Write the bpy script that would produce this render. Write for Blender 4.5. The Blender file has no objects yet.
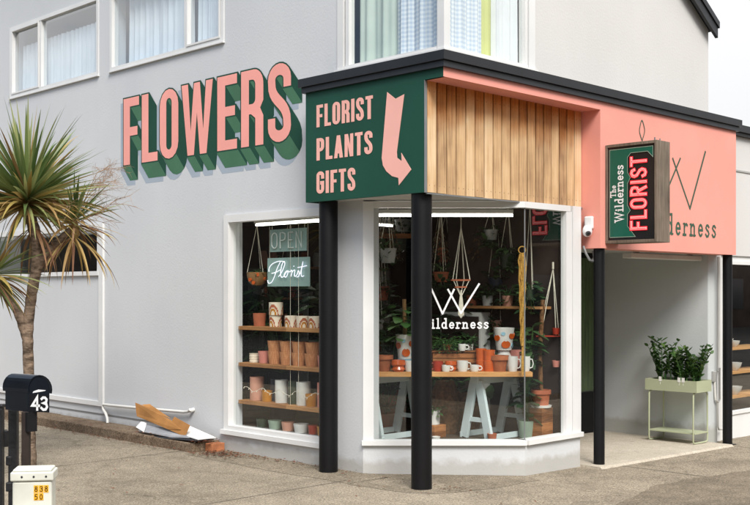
import bpy, bmesh, math, random
from mathutils import Vector, Matrix
from mathutils.geometry import tessellate_polygon
random.seed(7)
R_ = math.radians
SC = bpy.context.scene
# ------------------------------------------------------------------ camera
cam_d = bpy.data.cameras.new('camera'); cam = bpy.data.objects.new('camera', cam_d)
SC.collection.objects.link(cam); SC.camera = cam
cam.location = (0, 0, 1.6); cam.rotation_euler = (R_(90), 0, R_(-45))
cam_d.sensor_width = 36; cam_d.lens = 52.1; cam_d.shift_y = 0.0527
cam_d.clip_start = 0.1; cam_d.clip_end = 3000
# ------------------------------------------------------------------ light
SUN_EL = R_(46); SUN_DIR = Vector((-0.62, -1.0, 0)).normalized()   # towards the sun, horizontally
SUN_STRENGTH = 2.1; SUN_ANGLE = R_(24)
SC.view_settings.view_transform = 'Standard'; SC.view_settings.look = 'None'
SC.view_settings.exposure = 0.99; SC.view_settings.gamma = 1.0; SC.view_settings.use_curve_mapping = False
W = bpy.data.worlds.new('World'); SC.world = W; W.use_nodes = True
nt = W.node_tree; nt.nodes.clear()
def N(tree, t, **k):
    n = tree.nodes.new(t)
    for a, b in k.items(): setattr(n, a, b)
    return n
out = N(nt, 'ShaderNodeOutputWorld'); bg = N(nt, 'ShaderNodeBackground'); sky = N(nt, 'ShaderNodeTexSky')
sky.sky_type = 'NISHITA'; sky.sun_disc = False; sky.sun_elevation = SUN_EL
sky.sun_rotation = math.atan2(SUN_DIR.x, SUN_DIR.y); sky.dust_density = 2.0
SKY_S = 0.10
bg.inputs['Strength'].default_value = SKY_S
tc = N(nt, 'ShaderNodeTexCoord'); noi = N(nt, 'ShaderNodeTexNoise'); ramp = N(nt, 'ShaderNodeValToRGB'); mix = N(nt, 'ShaderNodeMixRGB')
mp = N(nt, 'ShaderNodeMapping'); mp.inputs['Scale'].default_value = (1, 1, 2.2); mp.inputs['Location'].default_value = (0.3, 0.1, 0)
noi.inputs['Scale'].default_value = 1.6; noi.inputs['Detail'].default_value = 6; noi.inputs['Roughness'].default_value = 0.55
ramp.color_ramp.elements[0].position = 0.30; ramp.color_ramp.elements[1].position = 0.46
ramp.color_ramp.elements[0].color = (0.08, 0.08, 0.08, 1)
cl = N(nt, 'ShaderNodeMixRGB'); cl.inputs[1].default_value = (4.55, 4.58, 4.64, 1); cl.inputs[2].default_value = (11.0, 11.1, 11.2, 1)   # overcast: brighter overhead
sz_ = N(nt, 'ShaderNodeSeparateXYZ'); nt.links.new(tc.outputs['Generated'], sz_.inputs[0]); cz_ = N(nt, 'ShaderNodeClamp'); nt.links.new(sz_.outputs['Z'], cz_.inputs[0])
pw_ = N(nt, 'ShaderNodeMath', operation='POWER'); pw_.inputs[1].default_value = 1.7; nt.links.new(cz_.outputs[0], pw_.inputs[0]); nt.links.new(pw_.outputs[0], cl.inputs[0]); nt.links.new(cl.outputs[0], mix.inputs[2])
nt.links.new(tc.outputs['Generated'], mp.inputs[0]); nt.links.new(mp.outputs[0], noi.inputs['Vector'])
dt_ = N(nt, 'ShaderNodeVectorMath', operation='DOT_PRODUCT'); dt_.inputs[1].default_value = (0.85, -0.40, 0.0)
ma_ = N(nt, 'ShaderNodeMath', operation='MULTIPLY_ADD'); ma_.inputs[1].default_value = 0.26
nt.links.new(tc.outputs['Generated'], dt_.inputs[0]); nt.links.new(dt_.outputs['Value'], ma_.inputs[0]); nt.links.new(noi.outputs['Fac'], ma_.inputs[2])
nt.links.new(ma_.outputs[0], ramp.inputs[0]); nt.links.new(ramp.outputs[0], mix.inputs[0])
nt.links.new(sky.outputs[0], mix.inputs[1]); nt.links.new(mix.outputs[0], bg.inputs['Color']); nt.links.new(bg.outputs[0], out.inputs['Surface'])
sun_d = bpy.data.lights.new('sun', 'SUN'); sun = bpy.data.objects.new('sun', sun_d); SC.collection.objects.link(sun)
sun_d.energy = SUN_STRENGTH; sun_d.angle = SUN_ANGLE; sun_d.color = (1.0, 0.965, 0.925)
sv = SUN_DIR * math.cos(SUN_EL) + Vector((0, 0, math.sin(SUN_EL)))
sun.rotation_euler = sv.to_track_quat('Z', 'Y').to_euler()
SC.cycles.transparent_max_bounces = 24; SC.cycles.max_bounces = 10; SC.cycles.diffuse_bounces = 5
SC.cycles.sample_clamp_indirect = 6.0
try: SC.cycles.use_denoising = True
except Exception: pass

# ------------------------------------------------------------------ materials
def s2l(c):
    r = []
    for v in c:
        v = v / 255.0
        r.append(v / 12.92 if v <= 0.04045 else ((v + 0.055) / 1.055) ** 2.4)
    return r
def col(r, g, b, k=0.9): return tuple(x * k for x in s2l((r, g, b))) + (1,)
MATS = {}
def mat(name, color, rough=0.6, spec=0.4, var=0.06, scale=3.0, bump=0.0, bscale=60.0, metal=0.0, color2=None, stretch=None, emit=0, trans=0.0, coat=0.0):
    """procedural paint: base colour modulated by noise, optional bump"""
    if name in MATS: return MATS[name]
    m = bpy.data.materials.new(name); m.use_nodes = True; MATS[name] = m
    t = m.node_tree; b = t.nodes['Principled BSDF']
    b.inputs['Roughness'].default_value = rough; b.inputs['Metallic'].default_value = metal
    b.inputs['Specular IOR Level'].default_value = spec
    b.inputs['Coat Weight'].default_value = coat
    tc = N(t, 'ShaderNodeTexCoord'); mp = N(t, 'ShaderNodeMapping')
    if stretch: mp.inputs['Scale'].default_value = stretch
    t.links.new(tc.outputs['Object'], mp.inputs[0])
    n1 = N(t, 'ShaderNodeTexNoise'); n1.inputs['Scale'].default_value = scale; n1.inputs['Detail'].default_value = 6
    t.links.new(mp.outputs[0], n1.inputs['Vector'])
    rp = N(t, 'ShaderNodeValToRGB'); e = rp.color_ramp.elements
    c1 = color; c2 = color2 or tuple(max(0, x * (1 - 2.2 * var)) for x in color[:3]) + (1,)
    hi = tuple(min(1, x * (1 + var)) for x in c1[:3]) + (1,)
    e[0].position = 0.32; e[0].color = c2; e[1].position = 0.66; e[1].color = hi
    t.links.new(n1.outputs['Fac'], rp.inputs[0]); t.links.new(rp.outputs[0], b.inputs['Base Color'])
    if bump:
        n2 = N(t, 'ShaderNodeTexNoise'); n2.inputs['Scale'].default_value = bscale; n2.inputs['Detail'].default_value = 4
        t.links.new(mp.outputs[0], n2.inputs['Vector'])
        bp = N(t, 'ShaderNodeBump'); bp.inputs['Strength'].default_value = bump; bp.inputs['Distance'].default_value = 0.01
        t.links.new(n2.outputs['Fac'], bp.inputs['Height']); t.links.new(bp.outputs[0], b.inputs['Normal'])
    if emit:
        t.links.new(rp.outputs[0], b.inputs['Emission Color']); b.inputs['Emission Strength'].default_value = emit
    if trans:
        b.inputs['Transmission Weight'].default_value = trans
    return m
def glass_mat(name, tint=(0.93, 0.96, 0.95, 1), k=1.8, base=0.03):
    m = bpy.data.materials.new(name); m.use_nodes = True; MATS[name] = m
    t = m.node_tree; t.nodes.clear()
    o = N(t, 'ShaderNodeOutputMaterial'); mx = N(t, 'ShaderNodeMixShader'); tr = N(t, 'ShaderNodeBsdfTransparent'); gl = N(t, 'ShaderNodeBsdfGlossy')
    tr.inputs[0].default_value = tint; gl.inputs['Roughness'].default_value = 0.0
    fr = N(t, 'ShaderNodeFresnel'); fr.inputs[0].default_value = 1.5
    mu = N(t, 'ShaderNodeMath', operation='MULTIPLY_ADD'); mu.inputs[1].default_value = k; mu.inputs[2].default_value = base; mu.use_clamp = True
    ge = N(t, 'ShaderNodeNewGeometry'); inv = N(t, 'ShaderNodeMath', operation='SUBTRACT'); inv.inputs[0].default_value = 1
    m2 = N(t, 'ShaderNodeMath', operation='MULTIPLY')
    t.links.new(fr.outputs[0], mu.inputs[0]); t.links.new(ge.outputs['Backfacing'], inv.inputs[1])
    t.links.new(mu.outputs[0], m2.inputs[0]); t.links.new(inv.outputs[0], m2.inputs[1])
    t.links.new(m2.outputs[0], mx.inputs[0]); t.links.new(tr.outputs[0], mx.inputs[1]); t.links.new(gl.outputs[0], mx.inputs[2])
    t.links.new(mx.outputs[0], o.inputs[0])
    return m
M_glass = glass_mat('window_glass'); M_glass_up = glass_mat('upstairs_glass', (0.84, 0.91, 0.95, 1), 3.6, 0.08)
M_acrylic = glass_mat('acrylic_glass', (0.80, 0.90, 0.86, 1), 1.5, 0.05)

def render_wall_mat(name, c, c2):
    """painted cement render: big blotches, fine vertical weather streaks, roller texture"""
    m = bpy.data.materials.new(name); m.use_nodes = True; MATS[name] = m
    t = m.node_tree; b = t.nodes['Principled BSDF']; b.inputs['Roughness'].default_value = 0.7; b.inputs['Specular IOR Level'].default_value = 0.25
    tc = N(t, 'ShaderNodeTexCoord')
    n1 = N(t, 'ShaderNodeTexNoise'); n1.inputs['Scale'].default_value = 0.8; n1.inputs['Detail'].default_value = 7
    mp = N(t, 'ShaderNodeMapping'); mp.inputs['Scale'].default_value = (7, 7, 0.5)
    n2 = N(t, 'ShaderNodeTexNoise'); n2.inputs['Scale'].default_value = 1.2; n2.inputs['Detail'].default_value = 5
    t.links.new(tc.outputs['Object'], n1.inputs['Vector']); t.links.new(tc.outputs['Object'], mp.inputs[0]); t.links.new(mp.outputs[0], n2.inputs['Vector'])
    ad = N(t, 'ShaderNodeMath', operation='ADD'); t.links.new(n1.outputs[0], ad.inputs[0])
    mu = N(t, 'ShaderNodeMath', operation='MULTIPLY'); mu.inputs[1].default_value = 0.16; t.links.new(n2.outputs[0], mu.inputs[0]); t.links.new(mu.outputs[0], ad.inputs[1])
    rp = N(t, 'ShaderNodeValToRGB'); rp.color_ramp.elements[0].position = 0.38; rp.color_ramp.elements[1].position = 0.75
    rp.color_ramp.elements[0].color = c2; rp.color_ramp.elements[1].color = c
    t.links.new(ad.outputs[0], rp.inputs[0])
    sp = N(t, 'ShaderNodeSeparateXYZ'); t.links.new(tc.outputs['Object'], sp.inputs[0])      # rain-splashed grime along the foot of the wall
    n4 = N(t, 'ShaderNodeTexNoise'); n4.inputs['Scale'].default_value = 9; n4.inputs['Detail'].default_value = 6; t.links.new(tc.outputs['Object'], n4.inputs['Vector'])
    sb = N(t, 'ShaderNodeMath', operation='MULTIPLY_ADD'); sb.inputs[1].default_value = -0.15; t.links.new(n4.outputs[0], sb.inputs[0]); t.links.new(sp.outputs['Z'], sb.inputs[2])
    gr = N(t, 'ShaderNodeValToRGB'); gr.color_ramp.elements[0].position = 0.0; gr.color_ramp.elements[0].color = (0.76, 0.73, 0.68, 1); gr.color_ramp.elements[1].position = 0.06; gr.color_ramp.elements[1].color = (1, 1, 1, 1)
    t.links.new(sb.outputs[0], gr.inputs[0]); gm = N(t, 'ShaderNodeMixRGB', blend_type='MULTIPLY'); gm.inputs[0].default_value = 1
    t.links.new(rp.outputs[0], gm.inputs[1]); t.links.new(gr.outputs[0], gm.inputs[2]); t.links.new(gm.outputs[0], b.inputs['Base Color'])
    n3 = N(t, 'ShaderNodeTexNoise'); n3.inputs['Scale'].default_value = 45; n3.inputs['Detail'].default_value = 5
    t.links.new(tc.outputs['Object'], n3.inputs['Vector'])
    bp = N(t, 'ShaderNodeBump'); bp.inputs['Strength'].default_value = 0.25; bp.inputs['Distance'].default_value = 0.006
    t.links.new(n3.outputs[0], bp.inputs['Height']); t.links.new(bp.outputs[0], b.inputs['Normal'])
    return m
M_wall = render_wall_mat('grey_render', col(211, 213, 214), col(204, 206, 208))
M_wall_warm = render_wall_mat('warm_grey_render', col(213, 211, 208), col(206, 204, 201))
M_recess = render_wall_mat('recess_paint', col(208, 212, 211), col(200, 204, 204))
M_white = mat('white_paint', col(226, 226, 224), 0.45, 0.4, 0.03, 2.0, 0.05, 80)
M_offwhite = mat('aged_white_paint', col(222, 220, 214), 0.5, 0.4, 0.04, 3, 0.05, 60)
M_black = mat('black_post_paint', (0.005, 0.005, 0.006, 1), 0.5, 0.25, 0.1, 4, 0.08, 40)
M_blackcap = mat('black_fascia', (0.009, 0.010, 0.012, 1), 0.45, 0.5, 0.1, 4)
M_blackcap2 = mat('black_fascia_gutter', (0.018, 0.021, 0.025, 1), 0.45, 0.5, 0.1, 4)
M_pink = mat('salmon_paint', col(238, 160, 145), 0.6, 0.3, 0.03, 1.5, 0.08, 60)
M_green = mat('forest_green_paint', col(20, 74, 58), 0.6, 0.35, 0.06, 2, 0.05, 60)
M_pinktxt = mat('pale_pink_lettering', col(250, 186, 172), 0.55, 0.3, 0.02, 3)
M_mural_pink = mat('mural_pink', col(252, 172, 160), 0.65, 0.25, 0.03, 2, 0.1, 45)
M_mural_dark = mat('mural_dark_green', col(30, 74, 58), 0.65, 0.25, 0.05, 3, 0.1, 45)
M_mural_mid = mat('mural_mid_green', col(74, 118, 90), 0.65, 0.25, 0.05, 3, 0.1, 45)
M_mural_shadow = mat('mural_pale_blue', col(168, 180, 192), 0.7, 0.25, 0.03, 2, 0.1, 45)
M_logo = mat('logo_green_paint', col(62, 92, 74), 0.6, 0.3, 0.05, 5)
M_logo_w = mat('white_vinyl', col(240, 240, 238), 0.5, 0.3, 0.02, 5)
M_curtain = mat('sheer_curtain', col(228, 231, 234, .85), 0.9, 0.1, 0.04, 3, 0)
M_curtain_g = mat('pale_green_curtain', col(196, 208, 198), 0.9, 0.1, 0.04, 3, 0)
M_yellow_c = mat('lime_curtain', col(204, 208, 132), 0.9, 0.1, 0.05, 3, 0)
M_soffit = mat('soffit_paint', col(206, 206, 204), 0.6, 0.3, 0.04, 2)
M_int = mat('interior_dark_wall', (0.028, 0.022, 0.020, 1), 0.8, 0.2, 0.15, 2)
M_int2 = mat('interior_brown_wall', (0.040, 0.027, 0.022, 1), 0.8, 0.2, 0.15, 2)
M_intfloor = mat('interior_floor', (0.10, 0.075, 0.055, 1), 0.6, 0.3, 0.15, 3)
M_terra = mat('terracotta', col(182, 104, 74), 0.75, 0.25, 0.10, 9, 0.1, 50)
M_terra2 = mat('rough_clay', col(168, 100, 66), 0.8, 0.2, 0.12, 14, 0.35, 35)
M_cream = mat('cream_ceramic', col(240, 226, 204), 0.4, 0.5, 0.03, 6)
M_whitec = mat('white_ceramic', col(222, 220, 214), 0.25, 0.5, 0.02, 6)
M_pinkc = mat('pink_ceramic', col(212, 136, 122), 0.45, 0.4, 0.04, 6)
M_peach = mat('peach_ceramic', col(204, 148, 126), 0.6, 0.4, 0.04, 6)
M_mustard = mat('mustard_ceramic', col(192, 126, 34), 0.4, 0.5, 0.05, 6)
M_orange = mat('orange_glass', col(204, 92, 34), 0.15, 0.6, 0.08, 8, coat=0.4)
M_dgreen = mat('dark_green_ceramic', col(52, 66, 50), 0.4, 0.5, 0.08, 6)
M_navy = mat('navy_ceramic', col(30, 42, 62), 0.4, 0.5, 0.08, 6)
M_red = mat('red_ceramic', col(168, 50, 30), 0.4, 0.5, 0.08, 6)
M_grey = mat('grey_ceramic', col(170, 170, 166), 0.5, 0.4, 0.05, 6)
M_sage = mat('sage_ceramic', col(150, 168, 150), 0.5, 0.4, 0.05, 6)
M_gourd = mat('gourd_brown', col(150, 112, 70), 0.6, 0.4, 0.15, 12)
M_blue = mat('pale_blue_glaze', col(150, 190, 205), 0.4, 0.5, 0.05, 6)
M_trestle = mat('pale_blue_trestle', col(208, 221, 222), 0.6, 0.3, 0.05, 5)
M_cord = mat('cotton_cord', col(226, 218, 200), 0.9, 0.1, 0.08, 20)
M_jute = mat('gold_jute', col(196, 150, 76), 0.9, 0.1, 0.15, 60, 0.3, 90)
M_soil = mat('potting_soil', (0.03, 0.02, 0.014, 1), 0.95, 0.1, 0.3, 30, 0.5, 40)
M_planter = mat('sage_steel', col(176, 182, 150), 0.45, 0.4, 0.03, 4)
M_alu = mat('grey_metal', col(150, 152, 152), 0.4, 0.5, 0.06, 6, metal=0.5)
M_tag = mat('paper_tag', col(230, 228, 222), 0.7, 0.2, 0.02, 6)
M_cloth = mat('green_door_curtain', col(84, 108, 56), 0.9, 0.1, 0.2, 3, stretch=(14, 14, 0.6))
M_cardb = mat('corrugated_cardboard', col(178, 128, 76), 0.85, 0.15, 0.12, 3, 0.12, 50)
M_cardw = mat('white_printed_card', col(226, 226, 224), 0.7, 0.25, 0.06, 4)
M_cardg = mat('grey_card', col(150, 152, 156), 0.7, 0.25, 0.15, 5)
M_cardk = mat('dark_card', col(50, 52, 56), 0.6, 0.3, 0.15, 5)
M_yellow = mat('yellow_tag', col(242, 176, 34), 0.6, 0.3, 0.03, 5)
M_box = mat('pedestal_plastic', col(226, 226, 214), 0.45, 0.4, 0.05, 4, color2=col(196, 196, 184))
M_navyp = mat('mailbox_blue_black', (0.006, 0.009, 0.014, 1), 0.22, 0.6, 0.15, 5, coat=0.5)
M_mbpost = mat('mailbox_post_brown', (0.03, 0.02, 0.016, 1), 0.7, 0.3, 0.2, 6)
M_oldblack = mat('peeling_black_paint', (0.012, 0.012, 0.013, 1), 0.5, 0.4, 0.2, 14, 0.6, 22)
M_red_neon = mat('red_neon', (0.95, 0.03, 0.05, 1), 0.4, 0.4, 0.02, 5, emit=0.2)
M_pink_neon = mat('pink_neon', (1.0, 0.62, 0.58, 1), 0.4, 0.4, 0.02, 5, emit=0.12)
M_white_neon = mat('white_neon', (0.86, 0.85, 1.0, 1), 0.4, 0.4, 0.02, 5, emit=0.55)
M_off_neon = mat('unlit_neon_tube', col(240, 246, 240), 0.25, 0.5, 0.02, 5)
M_tube = mat('fluorescent_tube', (1, 0.97, 0.90, 1), 0.5, 0.2, 0.0, 5, emit=4.0)
M_sgreen = mat('sign_green', col(10, 92, 74), 0.35, 0.5, 0.04, 5)
M_sblack = mat('sign_black', (0.008, 0.008, 0.010, 1), 0.35, 0.5, 0.05, 5)
M_brick_or = mat('orange_brick', col(178, 116, 80), 0.85, 0.2, 0.15, 9, 0.4, 40)
M_camw = mat('camera_white', col(232, 232, 232), 0.3, 0.5, 0.02, 5)

def wood_mat(name, c_light, c_mid, c_dark, board, axis='X', grain=(30, 30, 1.4), rough=0.65):
    m = bpy.data.materials.new(name); m.use_nodes = True; MATS[name] = m
    t = m.node_tree; b = t.nodes['Principled BSDF']; b.inputs['Roughness'].default_value = rough; b.inputs['Specular IOR Level'].default_value = 0.25
    tc = N(t, 'ShaderNodeTexCoord'); sp = N(t, 'ShaderNodeSeparateXYZ'); t.links.new(tc.outputs['Object'], sp.inputs[0])
    dv = N(t, 'ShaderNodeMath', operation='DIVIDE'); dv.inputs[1].default_value = board; t.links.new(sp.outputs[axis], dv.inputs[0])
    fl = N(t, 'ShaderNodeMath', operation='FLOOR'); t.links.new(dv.outputs[0], fl.inputs[0])
    wn = N(t, 'ShaderNodeTexWhiteNoise'); wn.noise_dimensions = '1D'; 
    if axis == 'X' and name == 'cedar_boards':
        ge = N(t, 'ShaderNodeNewGeometry'); t.links.new(ge.outputs['Random Per Island'], wn.inputs['W'])
    else: t.links.new(fl.outputs[0], wn.inputs['W'])
    mp = N(t, 'ShaderNodeMapping'); mp.inputs['Scale'].default_value = grain
    cb = N(t, 'ShaderNodeCombineXYZ'); t.links.new(wn.outputs['Value'], cb.inputs[0]); t.links.new(wn.outputs['Value'], cb.inputs[2])
    sc = N(t, 'ShaderNodeVectorMath', operation='SCALE'); sc.inputs['Scale'].default_value = 37.0; t.links.new(cb.outputs[0], sc.inputs[0])
    ad = N(t, 'ShaderNodeVectorMath', operation='ADD'); t.links.new(tc.outputs['Object'], ad.inputs[0]); t.links.new(sc.outputs[0], ad.inputs[1])
    t.links.new(ad.outputs[0], mp.inputs[0])
    n1 = N(t, 'ShaderNodeTexNoise'); n1.inputs['Scale'].default_value = 2.0; n1.inputs['Detail'].default_value = 8; n1.inputs['Distortion'].default_value = 0.4
    t.links.new(mp.outputs[0], n1.inputs['Vector'])
    n2 = N(t, 'ShaderNodeTexNoise'); n2.inputs['Scale'].default_value = 3.2; n2.inputs['Detail'].default_value = 3
    t.links.new(ad.outputs[0], n2.inputs['Vector'])
    m1 = N(t, 'ShaderNodeMath', operation='MULTIPLY'); m1.inputs[1].default_value = 0.42; t.links.new(wn.outputs['Value'], m1.inputs[0])
    m2 = N(t, 'ShaderNodeMath', operation='MULTIPLY_ADD'); m2.inputs[1].default_value = 0.55; t.links.new(n1.outputs[0], m2.inputs[0]); t.links.new(m1.outputs[0], m2.inputs[2])
    m3 = N(t, 'ShaderNodeMath', operation='MULTIPLY_ADD'); m3.inputs[1].default_value = 0.45; t.links.new(n2.outputs[0], m3.inputs[0]); t.links.new(m2.outputs[0], m3.inputs[2])
    rp = N(t, 'ShaderNodeValToRGB'); e = rp.color_ramp.elements; e[0].position = 0.48; e[0].color = c_light; e[1].position = 0.97; e[1].color = c_dark
    x = e.new(0.70); x.color = c_mid
    t.links.new(m3.outputs[0], rp.inputs[0]); t.links.new(rp.outputs[0], b.inputs['Base Color'])
    if name == 'cedar_boards':      # rain never reaches the head of the boards: the oil there is still orange, in ragged tongues
        zz = N(t, 'ShaderNodeMath', operation='SUBTRACT'); zz.inputs[1].default_value = 3.0; t.links.new(sp.outputs['Z'], zz.inputs[0])
        nn = N(t, 'ShaderNodeMath', operation='MULTIPLY_ADD'); nn.inputs[1].default_value = 0.38; t.links.new(n2.outputs[0], nn.inputs[0]); t.links.new(zz.outputs[0], nn.inputs[2])
        n5 = N(t, 'ShaderNodeMath', operation='MULTIPLY_ADD'); n5.inputs[1].default_value = 0.22; t.links.new(wn.outputs['Value'], n5.inputs[0]); t.links.new(nn.outputs[0], n5.inputs[2])
        r5 = N(t, 'ShaderNodeValToRGB'); r5.color_ramp.elements[0].position = 0.26; r5.color_ramp.elements[1].position = 0.56
        r5.color_ramp.elements[0].color = (1, 1, 1, 1); r5.color_ramp.elements[1].color = (0.92, 0.50, 0.18, 1); t.links.new(n5.outputs[0], r5.inputs[0])
        m6 = N(t, 'ShaderNodeMixRGB', blend_type='MULTIPLY'); m6.inputs[0].default_value = 1.0; t.links.new(rp.outputs[0], m6.inputs[1]); t.links.new(r5.outputs[0], m6.inputs[2])
        t.links.new(m6.outputs[0], b.inputs['Base Color'])
    bp = N(t, 'ShaderNodeBump'); bp.inputs['Strength'].default_value = 0.3; bp.inputs['Distance'].default_value = 0.004
    t.links.new(n1.outputs[0], bp.inputs['Height']); t.links.new(bp.outputs[0], b.inputs['Normal'])
    return m
M_cedar = wood_mat('cedar_boards', col(230, 200, 160), col(208, 172, 128), col(148, 116, 86), 0.1456)
M_weath = wood_mat('weathered_wood', col(150, 138, 124), col(122, 109, 95), col(78, 68, 58), 0.4, 'X', (40, 40, 2))
M_shelf = wood_mat('shelf_pine', col(190, 140, 92), col(166, 116, 72), col(120, 78, 46), 0.7, 'Y', (20, 2, 40))
M_table = wood_mat('table_pine', col(226, 176, 120), col(212, 158, 100), col(180, 124, 72), 0.9, 'X', (3, 3, 40))
M_crate = wood_mat('crate_wood', col(186, 124, 76), col(150, 94, 52), col(90, 54, 30), 0.075, 'Z', (4, 4, 40))

def concrete_mat(name, base, dark, light, joints=True, speck=0.9):
    m = bpy.data.materials.new(name); m.use_nodes = True; MATS[name] = m
    t = m.node_tree; b = t.nodes['Principled BSDF']; b.inputs['Roughness'].default_value = 0.9; b.inputs['Specular IOR Level'].default_value = 0.2
    tc = N(t, 'ShaderNodeTexCoord')
    def noise(sc, det=6, rough=0.6, dist=0):
        n = N(t, 'ShaderNodeTexNoise'); n.inputs['Scale'].default_value = sc; n.inputs['Detail'].default_value = det; n.inputs['Roughness'].default_value = rough; n.inputs['Distortion'].default_value = dist
        t.links.new(tc.outputs['Object'], n.inputs['Vector']); return n
    a = noise(0.9, 8, 0.65); f = noise(70, 5, 0.75); md = noise(6, 6, 0.7)
    rp = N(t, 'ShaderNodeValToRGB'); e = rp.color_ramp.elements; e[0].position = 0.33; e[0].color = dark; e[1].position = 0.68; e[1].color = light
    x = e.new(0.5); x.color = base
    s1 = N(t, 'ShaderNodeMath', operation='MULTIPLY_ADD'); s1.inputs[1].default_value = 0.35; t.links.new(md.outputs[0], s1.inputs[0])
    s0 = N(t, 'ShaderNodeMath', operation='MULTIPLY'); s0.inputs[1].default_value = 0.65; t.links.new(a.outputs[0], s0.inputs[0]); t.links.new(s0.outputs[0], s1.inputs[2])
    t.links.new(s1.outputs[0], rp.inputs[0])
    # aggregate speckle
    r2 = N(t, 'ShaderNodeValToRGB'); r2.color_ramp.elements[0].position = 0.34; r2.color_ramp.elements[0].color = (0.32, 0.31, 0.29, 1); r2.color_ramp.elements[1].position = 0.62; r2.color_ramp.elements[1].color = (1.42, 1.40, 1.36, 1)
    t.links.new(f.outputs[0], r2.inputs[0])
    mm = N(t, 'ShaderNodeMixRGB', blend_type='MULTIPLY'); mm.inputs[0].default_value = speck
    t.links.new(rp.outputs[0], mm.inputs[1]); t.links.new(r2.outputs[0], mm.inputs[2])
    vc = N(t, 'ShaderNodeTexVoronoi'); vc.inputs['Scale'].default_value = 95; t.links.new(tc.outputs['Object'], vc.inputs['Vector'])
    sg = N(t, 'ShaderNodeSeparateColor'); t.links.new(vc.outputs['Color'], sg.inputs[0])
    rg = N(t, 'ShaderNodeValToRGB'); rg.color_ramp.elements[0].color = (0.62, 0.61, 0.59, 1); rg.color_ramp.elements[1].color = (1.35, 1.33, 1.30, 1); t.links.new(sg.outputs[0], rg.inputs[0])
    ma = N(t, 'ShaderNodeMixRGB', blend_type='MULTIPLY'); ma.inputs[0].default_value = speck * .85; t.links.new(mm.outputs[0], ma.inputs[1]); t.links.new(rg.outputs[0], ma.inputs[2]); mm = ma
    # drip stains / gum spots
    vo = N(t, 'ShaderNodeTexVoronoi'); vo.inputs['Scale'].default_value = 2.3; vo.inputs['Randomness'].default_value = 1
    t.links.new(tc.outputs['Object'], vo.inputs['Vector'])
    r3 = N(t, 'ShaderNodeValToRGB'); r3.color_ramp.elements[0].position = 0.035; r3.color_ramp.elements[0].color = (0.5, 0.5, 0.5, 1); r3.color_ramp.elements[1].position = 0.07; r3.color_ramp.elements[1].color = (1, 1, 1, 1)
    t.links.new(vo.outputs['Distance'], r3.inputs[0])
    m4 = N(t, 'ShaderNodeMixRGB', blend_type='MULTIPLY'); m4.inputs[0].default_value = 0.7
    t.links.new(mm.outputs[0], m4.inputs[1]); t.links.new(r3.outputs[0], m4.inputs[2])
    last = m4
    # crack network
    v2 = N(t, 'ShaderNodeTexVoronoi', feature='DISTANCE_TO_EDGE'); v2.inputs['Scale'].default_value = 0.33
    nz = noise(2.2, 5); vm = N(t, 'ShaderNodeVectorMath', operation='SCALE'); vm.inputs['Scale'].default_value = 0.5
    t.links.new(nz.outputs['Color'], vm.inputs[0]); va = N(t, 'ShaderNodeVectorMath', operation='ADD')
    t.links.new(tc.outputs['Object'], va.inputs[0]); t.links.new(vm.outputs[0], va.inputs[1]); t.links.new(va.outputs[0], v2.inputs['Vector'])
    r4 = N(t, 'ShaderNodeValToRGB'); r4.color_ramp.elements[0].position = 0.0; r4.color_ramp.elements[0].color = (0.25, 0.23, 0.2, 1); r4.color_ramp.elements[1].position = 0.006; r4.color_ramp.elements[1].color = (1, 1, 1, 1)
    t.links.new(v2.outputs['Distance'], r4.inputs[0])
    m5 = N(t, 'ShaderNodeMixRGB', blend_type='MULTIPLY'); m5.inputs[0].default_value = 0.35 if joints else 0.0
    t.links.new(last.outputs[0], m5.inputs[1]); t.links.new(r4.outputs[0], m5.inputs[2])
    t.links.new(m5.outputs[0], b.inputs['Base Color'])
    bp = N(t, 'ShaderNodeBump'); bp.inputs['Strength'].default_value = 0.5; bp.inputs['Distance'].default_value = 0.006
    t.links.new(f.outputs[0], bp.inputs['Height']); t.links.new(bp.outputs[0], b.inputs['Normal'])
    return m
M_conc = concrete_mat('pavement_concrete', col(146, 137, 122), col(112, 104, 91), col(168, 158, 142))
M_conc_d = concrete_mat('stained_concrete', col(124, 115, 101), col(94, 86, 75), col(146, 136, 121), False)
M_conc_l = concrete_mat('porch_concrete', col(186, 177, 162), col(166, 156, 140), col(202, 193, 178), False, 0.35)
M_kerbc = concrete_mat('old_kerb_concrete', col(120, 104, 88), col(80, 68, 56), col(148, 134, 116), False)
M_asph = concrete_mat('asphalt', (0.06, 0.06, 0.06, 1), (0.04, 0.04, 0.04, 1), (0.08, 0.08, 0.078, 1), False)

def leaf_mat(name, c1, c2, c3, rough=0.5, scale=3.0):
    m = bpy.data.materials.new(name); m.use_nodes = True; MATS[name] = m
    t = m.node_tree; b = t.nodes['Principled BSDF']; b.inputs['Roughness'].default_value = rough
    ge = N(t, 'ShaderNodeNewGeometry'); rp = N(t, 'ShaderNodeValToRGB'); e = rp.color_ramp.elements
    e[0].color = c1; e[1].color = c3; x = e.new(0.5); x.color = c2
    t.links.new(ge.outputs['Random Per Island'], rp.inputs[0]); t.links.new(rp.outputs[0], b.inputs['Base Color'])
    tr = N(t, 'ShaderNodeBsdfTranslucent'); mx = N(t, 'ShaderNodeMixShader'); mx.inputs[0].default_value = 0.25
    t.links.new(rp.outputs[0], tr.inputs[0])
    t.links.new(b.outputs[0], mx.inputs[1]); t.links.new(tr.outputs[0], mx.inputs[2]); t.links.new(mx.outputs[0], t.nodes['Material Output'].inputs[0])
    return m
M_leaf_dark = leaf_mat('dark_leaf', (0.018, 0.045, 0.02, 1), (0.035, 0.08, 0.03, 1), (0.065, 0.12, 0.04, 1), 0.35)
M_leaf_mid = leaf_mat('mid_leaf', (0.04, 0.10, 0.03, 1), (0.06, 0.15, 0.04, 1), (0.10, 0.20, 0.06, 1), 0.35)
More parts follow.
